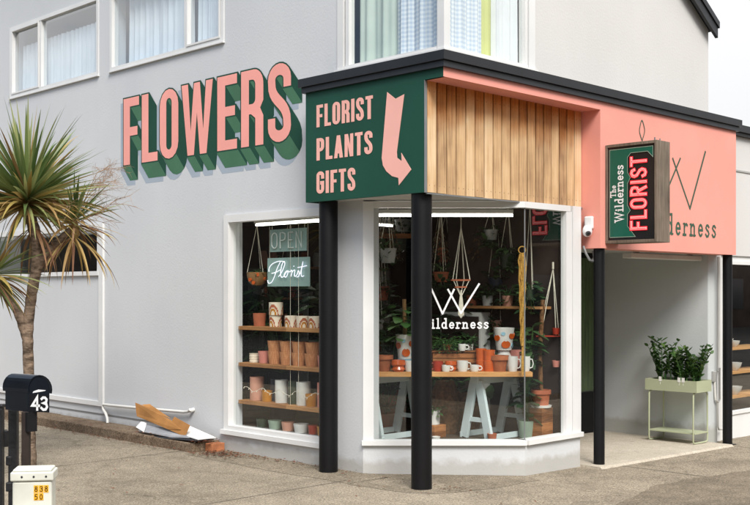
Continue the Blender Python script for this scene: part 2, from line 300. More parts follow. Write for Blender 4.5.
M_leaf_zz = leaf_mat('glossy_leaf', (0.022, 0.055, 0.015, 1), (0.045, 0.10, 0.024, 1), (0.10, 0.17, 0.045, 1), 0.25)
M_palm = leaf_mat('cabbage_tree_leaf', (0.09, 0.15, 0.045, 1), (0.17, 0.23, 0.075, 1), (0.36, 0.37, 0.15, 1), 0.45)
M_palm_y = leaf_mat('yellowed_leaf', (0.34, 0.27, 0.07, 1), (0.46, 0.32, 0.11, 1), (0.26, 0.15, 0.06, 1), 0.6)
M_dead = leaf_mat('dead_leaf', (0.14, 0.06, 0.03, 1), (0.26, 0.14, 0.07, 1), (0.34, 0.22, 0.12, 1), 0.8)
M_litter = leaf_mat('leaf_litter', (0.10, 0.035, 0.02, 1), (0.20, 0.07, 0.035, 1), (0.14, 0.08, 0.04, 1), 0.9)
M_twig = mat('dry_twig', col(172, 140, 112), 0.9, 0.1, 0.2, 10)
M_bark = mat('palm_bark', col(132, 114, 98), 0.95, 0.1, 0.3, 14, 1.0, 26, stretch=(1, 1, 2.2))
M_dried = leaf_mat('dried_flowers', (0.10, 0.04, 0.02, 1), (0.16, 0.10, 0.05, 1), (0.22, 0.18, 0.10, 1), 0.9)

def gingham_mat():
    m = bpy.data.materials.new('blue_gingham'); m.use_nodes = True; MATS['blue_gingham'] = m
    t = m.node_tree; b = t.nodes['Principled BSDF']; b.inputs['Roughness'].default_value = 0.9
    uv = N(t, 'ShaderNodeUVMap'); sp = N(t, 'ShaderNodeSeparateXYZ'); t.links.new(uv.outputs[0], sp.inputs[0])
    def stripe(o):
        f = N(t, 'ShaderNodeMath', operation='FRACT'); mu = N(t, 'ShaderNodeMath', operation='MULTIPLY'); mu.inputs[1].default_value = 26.0
        t.links.new(o, mu.inputs[0]); t.links.new(mu.outputs[0], f.inputs[0])
        g = N(t, 'ShaderNodeMath', operation='GREATER_THAN'); g.inputs[1].default_value = 0.5; t.links.new(f.outputs[0], g.inputs[0]); return g
    a = stripe(sp.outputs['X']); c = stripe(sp.outputs['Y'])
    s = N(t, 'ShaderNodeMath', operation='ADD'); t.links.new(a.outputs[0], s.inputs[0]); t.links.new(c.outputs[0], s.inputs[1])
    h = N(t, 'ShaderNodeMath', operation='MULTIPLY'); h.inputs[1].default_value = 0.5; t.links.new(s.outputs[0], h.inputs[0])
    rp = N(t, 'ShaderNodeValToRGB'); rp.color_ramp.elements[0].color = col(226, 230, 234, .9); rp.color_ramp.elements[1].color = col(182, 196, 216, .9)
    t.links.new(h.outputs[0], rp.inputs[0]); t.links.new(rp.outputs[0], b.inputs['Base Color'])
    return m
M_gingham = gingham_mat()
def honeycomb_mat():
    m = bpy.data.materials.new('honeycomb_clay'); m.use_nodes = True
    t = m.node_tree; b = t.nodes['Principled BSDF']; b.inputs['Roughness'].default_value = 0.8
    tc = N(t, 'ShaderNodeTexCoord'); v = N(t, 'ShaderNodeTexVoronoi', feature='DISTANCE_TO_EDGE'); v.inputs['Scale'].default_value = 80; v.inputs['Randomness'].default_value = 0.1
    t.links.new(tc.outputs['Object'], v.inputs['Vector'])
    rp = N(t, 'ShaderNodeValToRGB'); rp.color_ramp.elements[0].position = 0.05; rp.color_ramp.elements[1].position = 0.3
    rp.color_ramp.elements[0].color = col(206, 144, 96); rp.color_ramp.elements[1].color = col(168, 100, 60)
    t.links.new(v.outputs['Distance'], rp.inputs[0]); t.links.new(rp.outputs[0], b.inputs['Base Color'])
    return m
M_honey = honeycomb_mat()

# ------------------------------------------------------------------ mesh helpers
COLL = SC.collection
ORG = {}
def V(*a): return Vector(a)
def L(lat, d, z=0.0):
    """lateral / depth along the camera's floor axes -> world (rotated 45 degrees from the facade)"""
    return Vector(((lat + d) * 0.70710678, (d - lat) * 0.70710678, z))
class MB:
    def __init__(s): s.v = []; s.f = []; s.m = []; s.uv = {}
    def quad(s, pts, mi=0, uv=None):
        b = len(s.v); s.v += [Vector(p) for p in pts]; s.f.append(tuple(range(b, b + len(pts)))); s.m.append(mi)
        if uv: s.uv[len(s.f) - 1] = uv
    def box(s, lo, hi, mi=0, M=None):
        x0, y0, z0 = lo; x1, y1, z1 = hi
        c = [Vector(p) for p in ((x0,y0,z0),(x1,y0,z0),(x1,y1,z0),(x0,y1,z0),(x0,y0,z1),(x1,y0,z1),(x1,y1,z1),(x0,y1,z1))]
        if M: c = [M @ p for p in c]
        b = len(s.v); s.v += c
        for f in ((0,3,2,1),(4,5,6,7),(0,1,5,4),(1,2,6,5),(2,3,7,6),(3,0,4,7)): s.f.append(tuple(b + i for i in f)); s.m.append(mi)
    def bar(s, p0, p1, w, t, up=(0, 0, 1), mi=0):
        """rectangular bar from p0 to p1, w across, t along 'up'"""
        p0 = Vector(p0); p1 = Vector(p1); d = (p1 - p0); l = d.length; d.normalize(); up = Vector(up)
        a = d.cross(up)
        if a.length < 1e-4: a = d.cross(Vector((1, 0, 0)))
        a.normalize(); u = a.cross(d)
        M = Matrix(((a.x, d.x, u.x, p0.x), (a.y, d.y, u.y, p0.y), (a.z, d.z, u.z, p0.z), (0, 0, 0, 1)))
        s.box((-w / 2, 0, -t / 2), (w / 2, l, t / 2), mi, M)
    def tube(s, path, r, n=8, mi=0, cap=True):
        path = [Vector(p) for p in path]; rs = r if isinstance(r, (list, tuple)) else [r] * len(path)
        rings = []; prev = None
        for i, p in enumerate(path):
            d = (path[min(i + 1, len(path) - 1)] - path[max(i - 1, 0)]).normalized()
            if prev is None:
                a = d.cross(Vector((0, 0, 1)));
                if a.length < 1e-3: a = d.cross(Vector((1, 0, 0)))
            else:
                a = prev - d * prev.dot(d)
            a.normalize(); prev = a; b2 = d.cross(a)
            base = len(s.v)
            for k in range(n):
                an = 2 * math.pi * k / n
                s.v.append(p + (a * math.cos(an) + b2 * math.sin(an)) * rs[i])
            rings.append(base)
        for i in range(len(rings) - 1):
            for k in range(n):
                k2 = (k + 1) % n
                s.f.append((rings[i] + k, rings[i] + k2, rings[i + 1] + k2, rings[i + 1] + k)); s.m.append(mi)
        if cap:
            s.f.append(tuple(rings[0] + k for k in reversed(range(n)))); s.m.append(mi)
            s.f.append(tuple(rings[-1] + k for k in range(n))); s.m.append(mi)
    def lathe(s, c, prof, n=24, mi=0, sx=1, sy=1):
        """prof: list of (r, z[, mi]) from bottom outward, up, and back down inside"""
        c = Vector(c); rings = []
        for pr in prof:
            base = len(s.v); r, z = pr[0], pr[1]
            for k in range(n):
                an = 2 * math.pi * k / n
                s.v.append(c + Vector((math.cos(an) * r * sx, math.sin(an) * r * sy, z)))
            rings.append(base)
        for i in range(len(rings) - 1):
            mm = prof[i + 1][2] if len(prof[i + 1]) > 2 else mi
            for k in range(n):
                k2 = (k + 1) % n
                s.f.append((rings[i] + k, rings[i] + k2, rings[i + 1] + k2, rings[i + 1] + k)); s.m.append(mm)
    def plate(s, loops, P, th, mi=0, mside=None):
        """loops: [outer, hole, ...] 2-D; P(a, b, h) -> world; front at h=0, back at h=-th"""
        pl = [[Vector((a, b, 0)) for a, b in lp] for lp in loops]
        flat = [q for lp in loops for q in lp]
        tris = tessellate_polygon(pl)
        for sgn, h in ((1, 0.0), (-1, -th)):
            if h == 0 or th > 0:
                base = len(s.v); s.v += [P(a, b, h) for a, b in flat]
                for t in tris:
                    s.f.append(tuple(base + i for i in (t if sgn > 0 else reversed(t)))); s.m.append(mi)
            if th <= 0: break
        if th > 0:
            for lp in loops:
                for i in range(len(lp)):
                    a = lp[i]; b = lp[(i + 1) % len(lp)]
                    s.quad([P(a[0], a[1], 0), P(b[0], b[1], 0), P(b[0], b[1], -th), P(a[0], a[1], -th)], mi if mside is None else mside)
    def build(s, name, mats, parent=None, smooth=False, recalc=True, bevel=0):
        o0 = ORG.get(parent.name, Vector((0, 0, 0))) if parent else Vector((0, 0, 0))
        me = bpy.data.meshes.new(name); me.from_pydata([v - o0 for v in s.v], [], s.f)
        if not isinstance(mats, (list, tuple)): mats = [mats]
        for m in mats: me.materials.append(m)
        me.polygons.foreach_set('material_index', s.m)
        if s.uv:
            l = me.uv_layers.new(name='UVMap')
            for fi, uv in s.uv.items():
                for k, li in enumerate(me.polygons[fi].loop_indices): l.data[li].uv = uv[k]
        if recalc:
            bm = bmesh.new(); bm.from_mesh(me); bmesh.ops.remove_doubles(bm, verts=bm.verts, dist=1e-5) if smooth or bevel else None
            bmesh.ops.recalc_face_normals(bm, faces=bm.faces); bm.to_mesh(me); bm.free()
        if smooth:
            me.polygons.foreach_set('use_smooth', [True] * len(me.polygons))
            try: me.set_sharp_from_angle(angle=R_(38))
            except Exception: pass
        o = bpy.data.objects.new(name, me); COLL.objects.link(o)
        if parent: o.parent = parent
        ORG[o.name] = o0
        if bevel:
            md = o.modifiers.new('bevel', 'BEVEL'); md.width = bevel; md.segments = 2; md.limit_method = 'ANGLE'
        return o
def tag(o, label=None, cat=None, group=None, kind=None):
    if label: o['label'] = label
    if cat: o['category'] = cat
    if group: o['group'] = group
    if kind: o['kind'] = kind
    return o
def empty(name, loc, label=None, cat=None, group=None):
    o = bpy.data.objects.new(name, None); COLL.objects.link(o); o.location = loc; o.empty_display_size = 0.1
    ORG[o.name] = Vector(loc); return tag(o, label, cat, group)
def kids(o): return [c for c in bpy.data.objects if c.parent is o]
def dup(src, loc, rz=0.0, label=None, group=None, scale=None):
    """copy a thing with its parts and sub-parts"""
    def rec(o, par):
        c = o.copy(); COLL.objects.link(c); c.parent = par
        for k in kids(o): rec(k, c)
        return c
    r = rec(src, None); r.location = loc; r.rotation_euler = (0, 0, rz)
    if scale: r.scale = scale if isinstance(scale, tuple) else (scale,) * 3
    if label: r['label'] = label
    if group: r['group'] = group
    return r
def arc(cx, cy, rx, ry, a0, a1, n=8): return [(cx + rx * math.cos(R_(a0 + (a1 - a0) * i / n)), cy + ry * math.sin(R_(a0 + (a1 - a0) * i / n))) for i in range(n + 1)]

# ------------------------------------------------------------------ condensed display capitals (polygon glyphs, height 1)
def offset_path(path, hw):
    n = len(path); lo = []; ro = []
    for i in range(n):
        a = Vector(path[max(i - 1, 0)]); b = Vector(path[i]); c = Vector(path[min(i + 1, n - 1)])
        d1 = (b - a).normalized() if i > 0 else (c - b).normalized(); d2 = (c - b).normalized() if i < n - 1 else d1
        n1 = Vector((-d1.y, d1.x)); n2 = Vector((-d2.y, d2.x)); m = (n1 + n2).normalized(); k = hw / max(0.35, m.dot(n1))
        lo.append(tuple(b + m * k)); ro.append(tuple(b - m * k))
    return lo + ro[::-1]
def glyph(ch, w, s, t):
    if ch == 'I': return [[(0, 0), (s, 0), (s, 1), (0, 1)]]
    if ch == 'L': return [[(0, 0), (w, 0), (w, t), (s, t), (s, 1), (0, 1)]]
    if ch == 'F': return [[(0, 0), (s, 0), (s, .43), (w * .9, .43), (w * .9, .43 + t), (s, .43 + t), (s, 1 - t), (w, 1 - t), (w, 1), (0, 1)]]
    if ch == 'E': return [[(0, 0), (w, 0), (w, t), (s, t), (s, .45), (w * .9, .45), (w * .9, .45 + t), (s, .45 + t), (s, 1 - t), (w, 1 - t), (w, 1), (0, 1)]]
    if ch == 'T': return [[(w / 2 - s / 2, 0), (w / 2 + s / 2, 0), (w / 2 + s / 2, 1 - t), (w, 1 - t), (w, 1), (0, 1), (0, 1 - t), (w / 2 - s / 2, 1 - t)]]
    if ch == 'N': return [[(0, 0), (s * .92, 0), (s * .92, .56), (w - s, 0), (w, 0), (w, 1), (w - s * .92, 1), (w - s * .92, .44), (s, 1), (0, 1)]]
    if ch == 'A': return [[(0, 0), (s, 0), (s + .055 * w, .2), (w - s - .055 * w, .2), (w - s, 0), (w, 0), (w * .68, 1), (w * .32, 1)], [(w * .5, .78), (w - s - .12 * w, .33), (s + .12 * w, .33)][::-1]]
    if ch == 'W':
        b = s * .46
        return [[(.30 * w - b, 0), (.30 * w + b, 0), (.5 * w, .58), (.70 * w - b, 0), (.70 * w + b, 0), (w, 1), (w - s * .95, 1), (.70 * w, .34), (.5 * w + s * .42, 1), (.5 * w - s * .42, 1), (.30 * w, .34), (s * .95, 1), (0, 1)]]
    if ch == 'O':
        ro, ri = w / 2, max(.03, w / 2 - s)
        o = arc(w / 2, ro, w / 2, ro, 180, 360) + arc(w / 2, 1 - ro, w / 2, ro, 0, 180)
        i = arc(w / 2, t + ri, ri, ri, 180, 360) + arc(w / 2, 1 - t - ri, ri, ri, 0, 180)
        return [o, i[::-1]]
    if ch == 'P':
        r = min(w * .5, .2)
        o = [(0, 0), (s, 0), (s, .40)] + arc(w - r, .40 + r, r, r, -90, 0, 6) + arc(w - r, 1 - r, r, r, 0, 90, 6) + [(0, 1)]
        q = max(.02, r - s * .8)
        i = [(s, .40 + t)] + arc(w - s - q, .40 + t + q, q, q, -90, 0, 5) + arc(w - s - q, 1 - t - q, q, q, 0, 90, 5) + [(s, 1 - t)]
        return [o, i[::-1]]
    if ch == 'R':
        r = min(w * .5, .2); q = max(.02, r - s * .8)
        o = [(0, 0), (s, 0), (s, .42), (w * .45, .42), (w - s, .36), (w - s, 0), (w, 0), (w, .38), (w * .86, .485), (w, .58)] + arc(w - r, 1 - r, r, r, 0, 90, 6) + [(0, 1)]
        i = [(s, .42 + t)] + arc(w - s - q, .42 + t + q, q, q, -90, 0, 5) + arc(w - s - q, 1 - t - q, q, q, 0, 90, 5) + [(s, 1 - t)]
        return [o, i[::-1]]
    if ch == 'S':
        h = s * .47; x0, x1 = h, w - h; rx = (x1 - x0) / 2; y1 = .80; ry = 1 - h - y1
        p = [(x1, .69)] + arc(w / 2, y1, rx, ry, 0, 180, 10)
        for k in range(1, 10):
            u = k / 10; a, b2, c, d = (x0, y1 - .04), (x0, .50), (x1, .52), (x1, 1 - y1 + .04)
            p.append(tuple((1 - u) ** 3 * a[j] + 3 * u * (1 - u) ** 2 * b2[j] + 3 * u * u * (1 - u) * c[j] + u ** 3 * d[j] for j in (0, 1)))
        p += arc(w / 2, 1 - y1, rx, ry, 0, -180, 10) + [(x0, .31)]
        return [offset_path(p, h)[::1]]
    if ch == 'G':
        h = s * .48; x0, x1 = h, w - h; rx = (x1 - x0) / 2; y1 = .80; ry = 1 - h - y1
        p = [(x1, .66)] + arc(w / 2, y1, rx, ry, 0, 180, 10) + arc(w / 2, 1 - y1, rx, ry, 180, 360, 10) + [(x1, .48 - 0), (w * .5, .48)]
        return [offset_path(p, h)]
def area(lp): return sum(lp[i][0] * lp[(i + 1) % len(lp)][1] - lp[(i + 1) % len(lp)][0] * lp[i][1] for i in range(len(lp))) / 2
def norm_loops(loops):
    r = []
    for i, lp in enumerate(loops):
        a = area(lp)
        if (i == 0) != (a > 0): lp = lp[::-1]
        r.append(lp)
    return r
def grow(loops, d):
    """offset loops outwards by d (outer CCW, holes CW)"""
    res = []
    for lp in loops:
        n = len(lp); o = []
        for i in range(n):
            a = Vector(lp[i - 1]); b = Vector(lp[i]); c = Vector(lp[(i + 1) % n])
            d1 = b - a; d2 = c - b
            if d1.length < 1e-6 or d2.length < 1e-6: continue
            d1.normalize(); d2.normalize()
            n1 = Vector((d1.y, -d1.x)); n2 = Vector((d2.y, -d2.x)); m = n1 + n2
            if m.length < 1e-3: m = n1
            m.normalize(); k = d / max(0.5, m.dot(n1)); o.append(tuple(b + m * k))
        res.append(o)
    return res
def place(loops, sx, sy, ox, oy): return [[(ox + x * sx, oy + y * sy) for x, y in lp] for lp in loops]
def word_loops(txt, height, widths, s, t, gap, x0, y0, total=None):
    """returns loops for each letter, letters in metres; widths/s/t/gap in units of height"""
    out = []; x = 0
    W_ = sum(widths[c] for c in txt) + gap * (len(txt) - 1)
    k = (total / (W_ * height)) if total else 1
    for c in txt:
        out.append(norm_loops(place(glyph(c, widths[c], s, t), height * k, height, x0 + x * height * k, y0))); x += widths[c] + gap
    return out

# ------------------------------------------------------------------ stroke lettering (ribbons)
S_small = [(.40, .50), (.30, .59), (.16, .57), (.10, .46), (.20, .35), (.33, .28), (.40, .16), (.32, .03), (.17, .01), (.07, .12)]
SF = {   # serif lower case, cap height 1
 'i': (.34, [[(.17, 0), (.17, .58)], [(.04, .02), (.30, .02)], [(.05, .57), (.17, .57)], [(.17, .76), (.17, .88)]]),
 'l': (.34, [[(.17, 0), (.17, 1)], [(.04, .02), (.30, .02)], [(.05, .98), (.17, .98)]]),
 'd': (.58, [arc(.26, .30, .17, .28, 0, 360, 14), [(.44, 0), (.44, 1)], [(.44, .02), (.56, .02)], [(.32, .98), (.44, .98)]]),
 'e': (.52, [[(.10, .31), (.43, .31)], arc(.27, .30, .18, .28, 0, 318, 14)]),
 'r': (.46, [[(.15, 0), (.15, .58)], [(.03, .02), (.29, .02)], [(.04, .57), (.15, .57)], [(.15, .38), (.22, .52), (.33, .57), (.42, .50)]]),
 'n': (.62, [[(.14, 0), (.14, .58)], [(.03, .02), (.25, .02)], [(.04, .57), (.14, .57)], [(.14, .40), (.23, .53), (.35, .57), (.45, .47), (.45, 0)], [(.35, .02), (.57, .02)]]),
 's': (.48, [S_small]),
 'h': (.62, [[(.14, 0), (.14, 1)], [(.03, .02), (.25, .02)], [(.04, .98), (.14, .98)], [(.14, .40), (.23, .53), (.35, .57), (.45, .47), (.45, 0)], [(.35, .02), (.57, .02)]]),
 'T': (.72, [[(.35, 0), (.35, .96)], [(.04, .96), (.66, .96)], [(.20, .02), (.50, .02)], [(.05, .78), (.05, .96)], [(.65, .78), (.65, .96)]]),
 'W': (1.02, [[(.10, .98), (.30, .02), (.50, .92), (.70, .02), (.92, .98)], [(.0, .98), (.22, .98)], [(.80, .98), (1.02, .98)]]),
 ' ': (.3, []),
 '4': (.66, [[(.48, 0), (.48, 1), (.06, .32), (.64, .32)]]),
 '3': (.62, [[(.10, .86), (.22, .97), (.40, .97), (.52, .84), (.48, .62), (.28, .54), (.50, .47), (.56, .25), (.44, .05), (.24, .02), (.08, .16)]]),
 '8': (.62, [arc(.3, .75, .18, .21, 0, 360, 12), arc(.3, .28, .22, .25, 0, 360, 12)]),
 '5': (.62, [[(.50, .97), (.14, .97), (.11, .55), (.32, .62), (.52, .48), (.52, .18), (.34, .02), (.10, .10)]]),
 '0': (.62, [arc(.3, .5, .21, .47, 0, 360, 16)]),
}
NF = {   # round neon capitals
 'O': (.62, [arc(.28, .72, .22, .26, 0, 180, 8) + arc(.28, .28, .22, .26, 180, 360, 8) + [(.50, .72)]]),
 'P': (.60, [[(.08, 0), (.08, .98), (.30, .98), (.46, .92), (.50, .76), (.46, .58), (.30, .50), (.08, .50)]]),
 'E': (.56, [[(.46, .98), (.08, .98), (.08, .02), (.46, .02)], [(.08, .5), (.40, .5)]]),
 'N': (.66, [[(.08, 0), (.08, .98), (.50, .02), (.50, 1)]]),
 'F': (.54, [[(.08, 0), (.08, .98), (.48, .98)], [(.08, .52), (.40, .52)]]),
 'L': (.50, [[(.08, .98), (.08, .02), (.44, .02)]]),
 'R': (.60, [[(.08, 0), (.08, .98), (.30, .98), (.46, .92), (.50, .76), (.46, .58), (.30, .52), (.08, .52)], [(.28, .52), (.50, 0)]]),
 'I': (.24, [[(.10, 0), (.10, .98)]]),
 'S': (.58, [[(.48, .78), (.42, .93), (.28, .98), (.14, .92), (.09, .76), (.15, .60), (.28, .51), (.42, .42), (.49, .26), (.43, .08), (.28, .02), (.14, .07), (.08, .22)]]),
 'T': (.56, [[(.27, 0), (.27, .98)], [(.04, .98), (.50, .98)]]),
}
def text_strokes(txt, font, h, x0, y0, track=0.0):
    res = []; x = x0
    for c in txt:
        w, st = font[c]
        for k, p in enumerate(st): res.append(([(x + a * h, y0 + b * h) for a, b in p], k))
        x += (w + track) * h
    return res, x
def ribbon(mb, path, wd, P, h0, mi=0, th=0.0012):
    clean = [path[0]]
    for p in path[1:]:
        if (Vector(p) - Vector(clean[-1])).length > 1e-5: clean.append(p)
    closed = (Vector(clean[0]) - Vector(clean[-1])).length < 1e-4
    if not closed:
        a = Vector(clean[0]) - (Vector(clean[1]) - Vector(clean[0])).normalized() * wd * .4; clean[0] = tuple(a)
        b = Vector(clean[-1]) + (Vector(clean[-1]) - Vector(clean[-2])).normalized() * wd * .4; clean[-1] = tuple(b)
    o = offset_path(clean, wd / 2); n = len(clean)
    for i in range(n - 1):
        mb.quad([P(*o[i], h0), P(*o[i + 1], h0), P(*o[2 * n - 2 - i], h0), P(*o[2 * n - 1 - i], h0)], mi)
def catmull(pts, n=5):
    r = []; q = [pts[0]] + list(pts) + [pts[-1]]
    for i in range(1, len(q) - 2):
        p0, p1, p2, p3 = (Vector(x) for x in q[i - 1:i + 3])
        for k in range(n):
            u = k / n
            r.append(0.5 * ((2 * p1) + (p2 - p0) * u + (2 * p0 - 5 * p1 + 4 * p2 - p3) * u * u + (3 * p1 - p0 - 3 * p2 + p3) * u ** 3))
    r.append(Vector(pts[-1])); return r

# ================================================================== GROUND
def gz(x): return 0.0 if x < 6.5 else -0.018 * (min(x, 12.5) - 6.5)
def sheet(mb, x0, y0, x1, y1, dz, nx=12, ny=4, th=0, mi=0):
    xs = sorted(set([x0, x1] + [x for x in (6.5, 12.5) if x0 < x < x1]))
    for i in range(len(xs) - 1):
        a, b = xs[i], xs[i + 1]
        mb.quad([(a, y0, gz(a) + dz), (b, y0, gz(b) + dz), (b, y1, gz(b) + dz), (a, y1, gz(a) + dz)], mi)
mb = MB(); mb.quad([(-400, -400, -.26), (1500, -400, -.26), (1500, 1500, -.26), (-400, 1500, -.26)])
tag(mb.build('road', M_asph), kind='structure')
mb = MB(); sheet(mb, 1.5, 1.5, 60, 60, 0.0)
mb.quad([(1.5, 1.5, 0), (1.5, 60, 0), (1.5, 60, -.25), (1.5, 1.5, -.25)]); mb.quad([(1.5, 1.5, 0), (60, 1.5, gz(60)), (60, 1.5, -.25), (1.5, 1.5, -.25)])
tag(mb.build('footpath', M_conc), kind='structure')
# expansion joints cut in the concrete
M_joint = mat('joint_dirt', (0.09, 0.078, 0.064, 1), 0.95, 0.1, 0.3, 10)
mb = MB()
for y in (4.3, 6.68, 9.1, 11.6): mb.quad([(1.6, y, .004), (6.34, y, .004), (6.34, y + .008, .004), (1.6, y + .008, .004)])
for x in (3.55, ): mb.quad([(x, 1.6, .004), (x, 14, .004), (x + .012, 14, .004), (x + .012, 1.6, .004)])
for x in (8.9, 11.15): mb.quad([(x, 1.6, gz(x) + .004), (x, 5.6, gz(x) + .004), (x + .012, 5.6, gz(x + .012) + .004), (x + .012, 1.6, gz(x + .012) + .004)])
for y in (4.1,): mb.quad([(6.6, y, gz(6.6)+.004), (12.4, y, gz(12.4) + .004), (12.4, y + .012, gz(12.4) + .004), (6.6, y + .012, gz(6.6)+.004)])
tag(mb.build('paving_joints', M_joint), kind='structure')
def rag(pts, amp):
    rr = random.Random(4); o = []
    for i in range(len(pts) - 1):
        a = Vector(pts[i]); b = Vector(pts[i + 1]); n = max(1, int((b - a).length / .12)); nn = Vector((-(b - a).y, (b - a).x)).normalized()
        for k in range(n): o.append(tuple(a + (b - a) * k / n + nn * rr.uniform(-amp, amp)))
    return o + [pts[-1]]
M_apron = concrete_mat('apron_concrete', col(134, 125, 110), col(104, 96, 84), col(156, 146, 130), False)
mb = MB(); mb.plate([[(6.72, 6.56), (6.72, 8.9)] + rag([(6.26, 8.9), (6.20, 7.8), (6.24, 6.56)], .018)], lambda a, b, h: Vector((a, b, .0025)), 0)
mb.plate([rag([(6.24, 6.55), (6.30, 5.95), (6.42, 5.72), (6.9, 5.62), (7.62, 5.60)], .02) + [(7.70, 5.84), (6.72, 6.83), (6.72, 6.555)]], lambda a, b, h: Vector((a, b, gz(a) + .0025)), 0)
tag(mb.build('path_apron', M_apron), kind='structure')
mb = MB(); mb.quad([(x, y, gz(x) + .006) for x, y in [(6.8, 1.6), (12.4, 1.6)] + rag([(12.4, 4.55), (10.4, 4.62), (9.2, 4.70), (8.15, 4.80), (7.6, 4.66), (7.05, 4.5), (6.8, 1.7)], .03)]); tag(mb.build('path_patch', M_conc_d), kind='structure')
mb = MB()
mb.quad([(8.56, 5.62, gz(8.56) + .022), (11.13, 5.62, gz(11.13) + .022), (11.13, 7.25, gz(11.13) + .022), (8.56, 7.25, gz(8.56) + .022)])
mb.quad([(8.56, 5.62, gz(8.56) + .022), (11.13, 5.62, gz(11.13) + .022), (11.13, 5.60, gz(11.13) + .001), (8.56, 5.60, gz(8.56) + .001)])
mb.quad([(8.56, 5.60, 0 - .04), (8.56, 5.62, gz(8.56) + .022), (8.56, 7.2, gz(8.56) + .022), (8.56, 7.2, -.04)])
tag(mb.build('porch_floor', M_conc_l), kind='structure')
# raised kerb along the side wall
mb = MB(); mb.box((6.35, 8.92, -.05), (6.69, 10.3, .095)); mb.box((6.36, 10.312, -.05), (6.69, 12.1, .10)); mb.box((6.35, 12.112, -.05), (6.69, 14.6, .105))
kerb = tag(mb.build('kerb', M_kerbc, bevel=.012), kind='structure')
mb = MB(); mb.box((6.50, 8.80, 0), (6.66, 8.912, .085)); tag(mb.build('brick', M_brick_or, bevel=.006), 'orange brick end butted against the kerb under the side shop window', 'brick')
# leaf litter
mb = MB()
def litter(x, y, sx, sy, n):
    for _ in range(n):
        px = random.gauss(x, sx); py = random.gauss(y, sy)
        if px > 6.68: px = 6.68 - random.random() * .1
        a = random.random() * 6.28; l = random.uniform(.008, .024); w = l * .5; z = .008 + random.random() * .018
        if px > 6.33 and py > 8.80: z += .10
        c, s = math.cos(a) , math.sin(a)
        mb.quad([(px - c * l, py - s * l, z), (px + s * w, py - c * w, z + .006), (px + c * l, py + s * l, z + random.uniform(0, .01)), (px - s * w, py + c * w, z + .004)])
litter(6.45, 8.66, .09, .18, 300); litter(6.58, 8.2, .05, .5, 70); litter(6.3, 10.2, .05, .9, 130); litter(6.62, 7.5, .06, .4, 60); litter(6.28, 12, .06, 1, 90); litter(6.6, 6.2, .3, .25, 30); litter(8.6, 5.7, .25, .1, 16); litter(5, 8.3, 1.2, 1.2, 26); litter(8, 4.5, 1.5, .5, 18)
tag(mb.build('fallen_leaves', M_litter, recalc=False), 'rust brown dry leaves swept against the end of the kerb', 'leaves', kind='stuff')

# ================================================================== THE FLORIST BUILDING
B = empty('florist_shop', (6.7, 5.9, 0), 'two storey grey corner florist shop with salmon canopy and painted FLOWERS mural', 'building')
XW, YF = 6.70, 5.90
PL = lambda X: (lambda a, b, h: Vector((X - h, -a, b)))       # plane facing -X : a = -Y (to the right as seen), b = Z
PF = lambda Y: (lambda a, b, h: Vector((a, Y - h, b)))        # plane facing -Y : a = X, b = Z
def PD(d): return lambda a, b, h: L(a, d - h, b)              # plane facing the street corner : a = lateral
def rect(x0, y0, x1, y1): return [(x0, y0), (x1, y0), (x1, y1), (x0, y1)]
def rectY(ya, yb, z0, z1): return rect(-max(ya, yb), z0, -min(ya, yb), z1)
ZT = 7.25
# side wall (facing -X)
outer = [(-14.6, -.05), (-6.85, -.05), (-6.85, 2.42), (-5.90, 2.42), (-5.90, 3.585), (-7.173, 3.585), (-7.173, 5.06), (-5.90, 5.06), (-5.90, ZT), (-14.6, ZT)]
holes = [rectY(7.28, 8.82, .215, 2.354), rectY(11.28, 13.47, 4.15, 5.055), rectY(8.87, 11.01, 4.15, 5.055), rectY(11.29, 14.2, 1.84, 2.30)]
mb = MB(); mb.plate([outer] + holes, PL(XW), .20); mb.build('side_wall', M_wall, B)
# upper front wall (facing -Y)
SL = .61
outer = [(6.902, 2.42), (11.13, 2.42), (11.13, 4.52), (6.902, 4.52 + (11.13 - 6.902) * SL), (6.902, 5.06), (7.93, 5.06), (7.93, 3.585), (6.902, 3.585)]
mb = MB(); mb.plate([outer], PF(YF), .20)
mb.quad([(6.702, YF, 5.06), (6.902, YF, 5.06), (6.902, YF, ZT - .12), (6.702, YF, ZT)]); mb.build('front_wall', M_wall_warm, B)
# far walls, floor slab, roof close the shell
mb = MB(); mb.box((11.13, 6.1, -.3), (11.33, 14.6, 3.3)); mb.box((10.93, 6.1, 3.3), (11.13, 14.6, 4.45)); mb.box((6.9, 14.4, -.3), (11.13, 14.6, 7)); mb.build('rear_wall', M_wall, B)
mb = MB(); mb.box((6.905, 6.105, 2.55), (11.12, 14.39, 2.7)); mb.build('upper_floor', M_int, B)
def rz(x): return 4.48 + (11.17 - x) * SL
mb = MB()
mb.plate([[(5.9, rz(5.9)), (11.16, rz(11.16)), (11.16, rz(11.16) + .10), (5.9, rz(5.9) + .10)]], PF(5.835), 9.0); mb.build('roof', M_blackcap2, B)
mb = MB(); mb.plate([[(6.3, rz(6.3) - .08), (11.16, rz(11.16) - .08), (11.16, rz(11.16) + .035), (6.3, rz(6.3) + .035)]], PF(5.80), .034)
mb.plate([[(6.3, rz(6.3) + .036), (11.175, rz(11.175) + .036), (11.175, rz(11.175) + .105), (6.3, rz(6.3) + .105)]], PF(5.785), .045); mb.build('verge_board', M_blackcap, B)

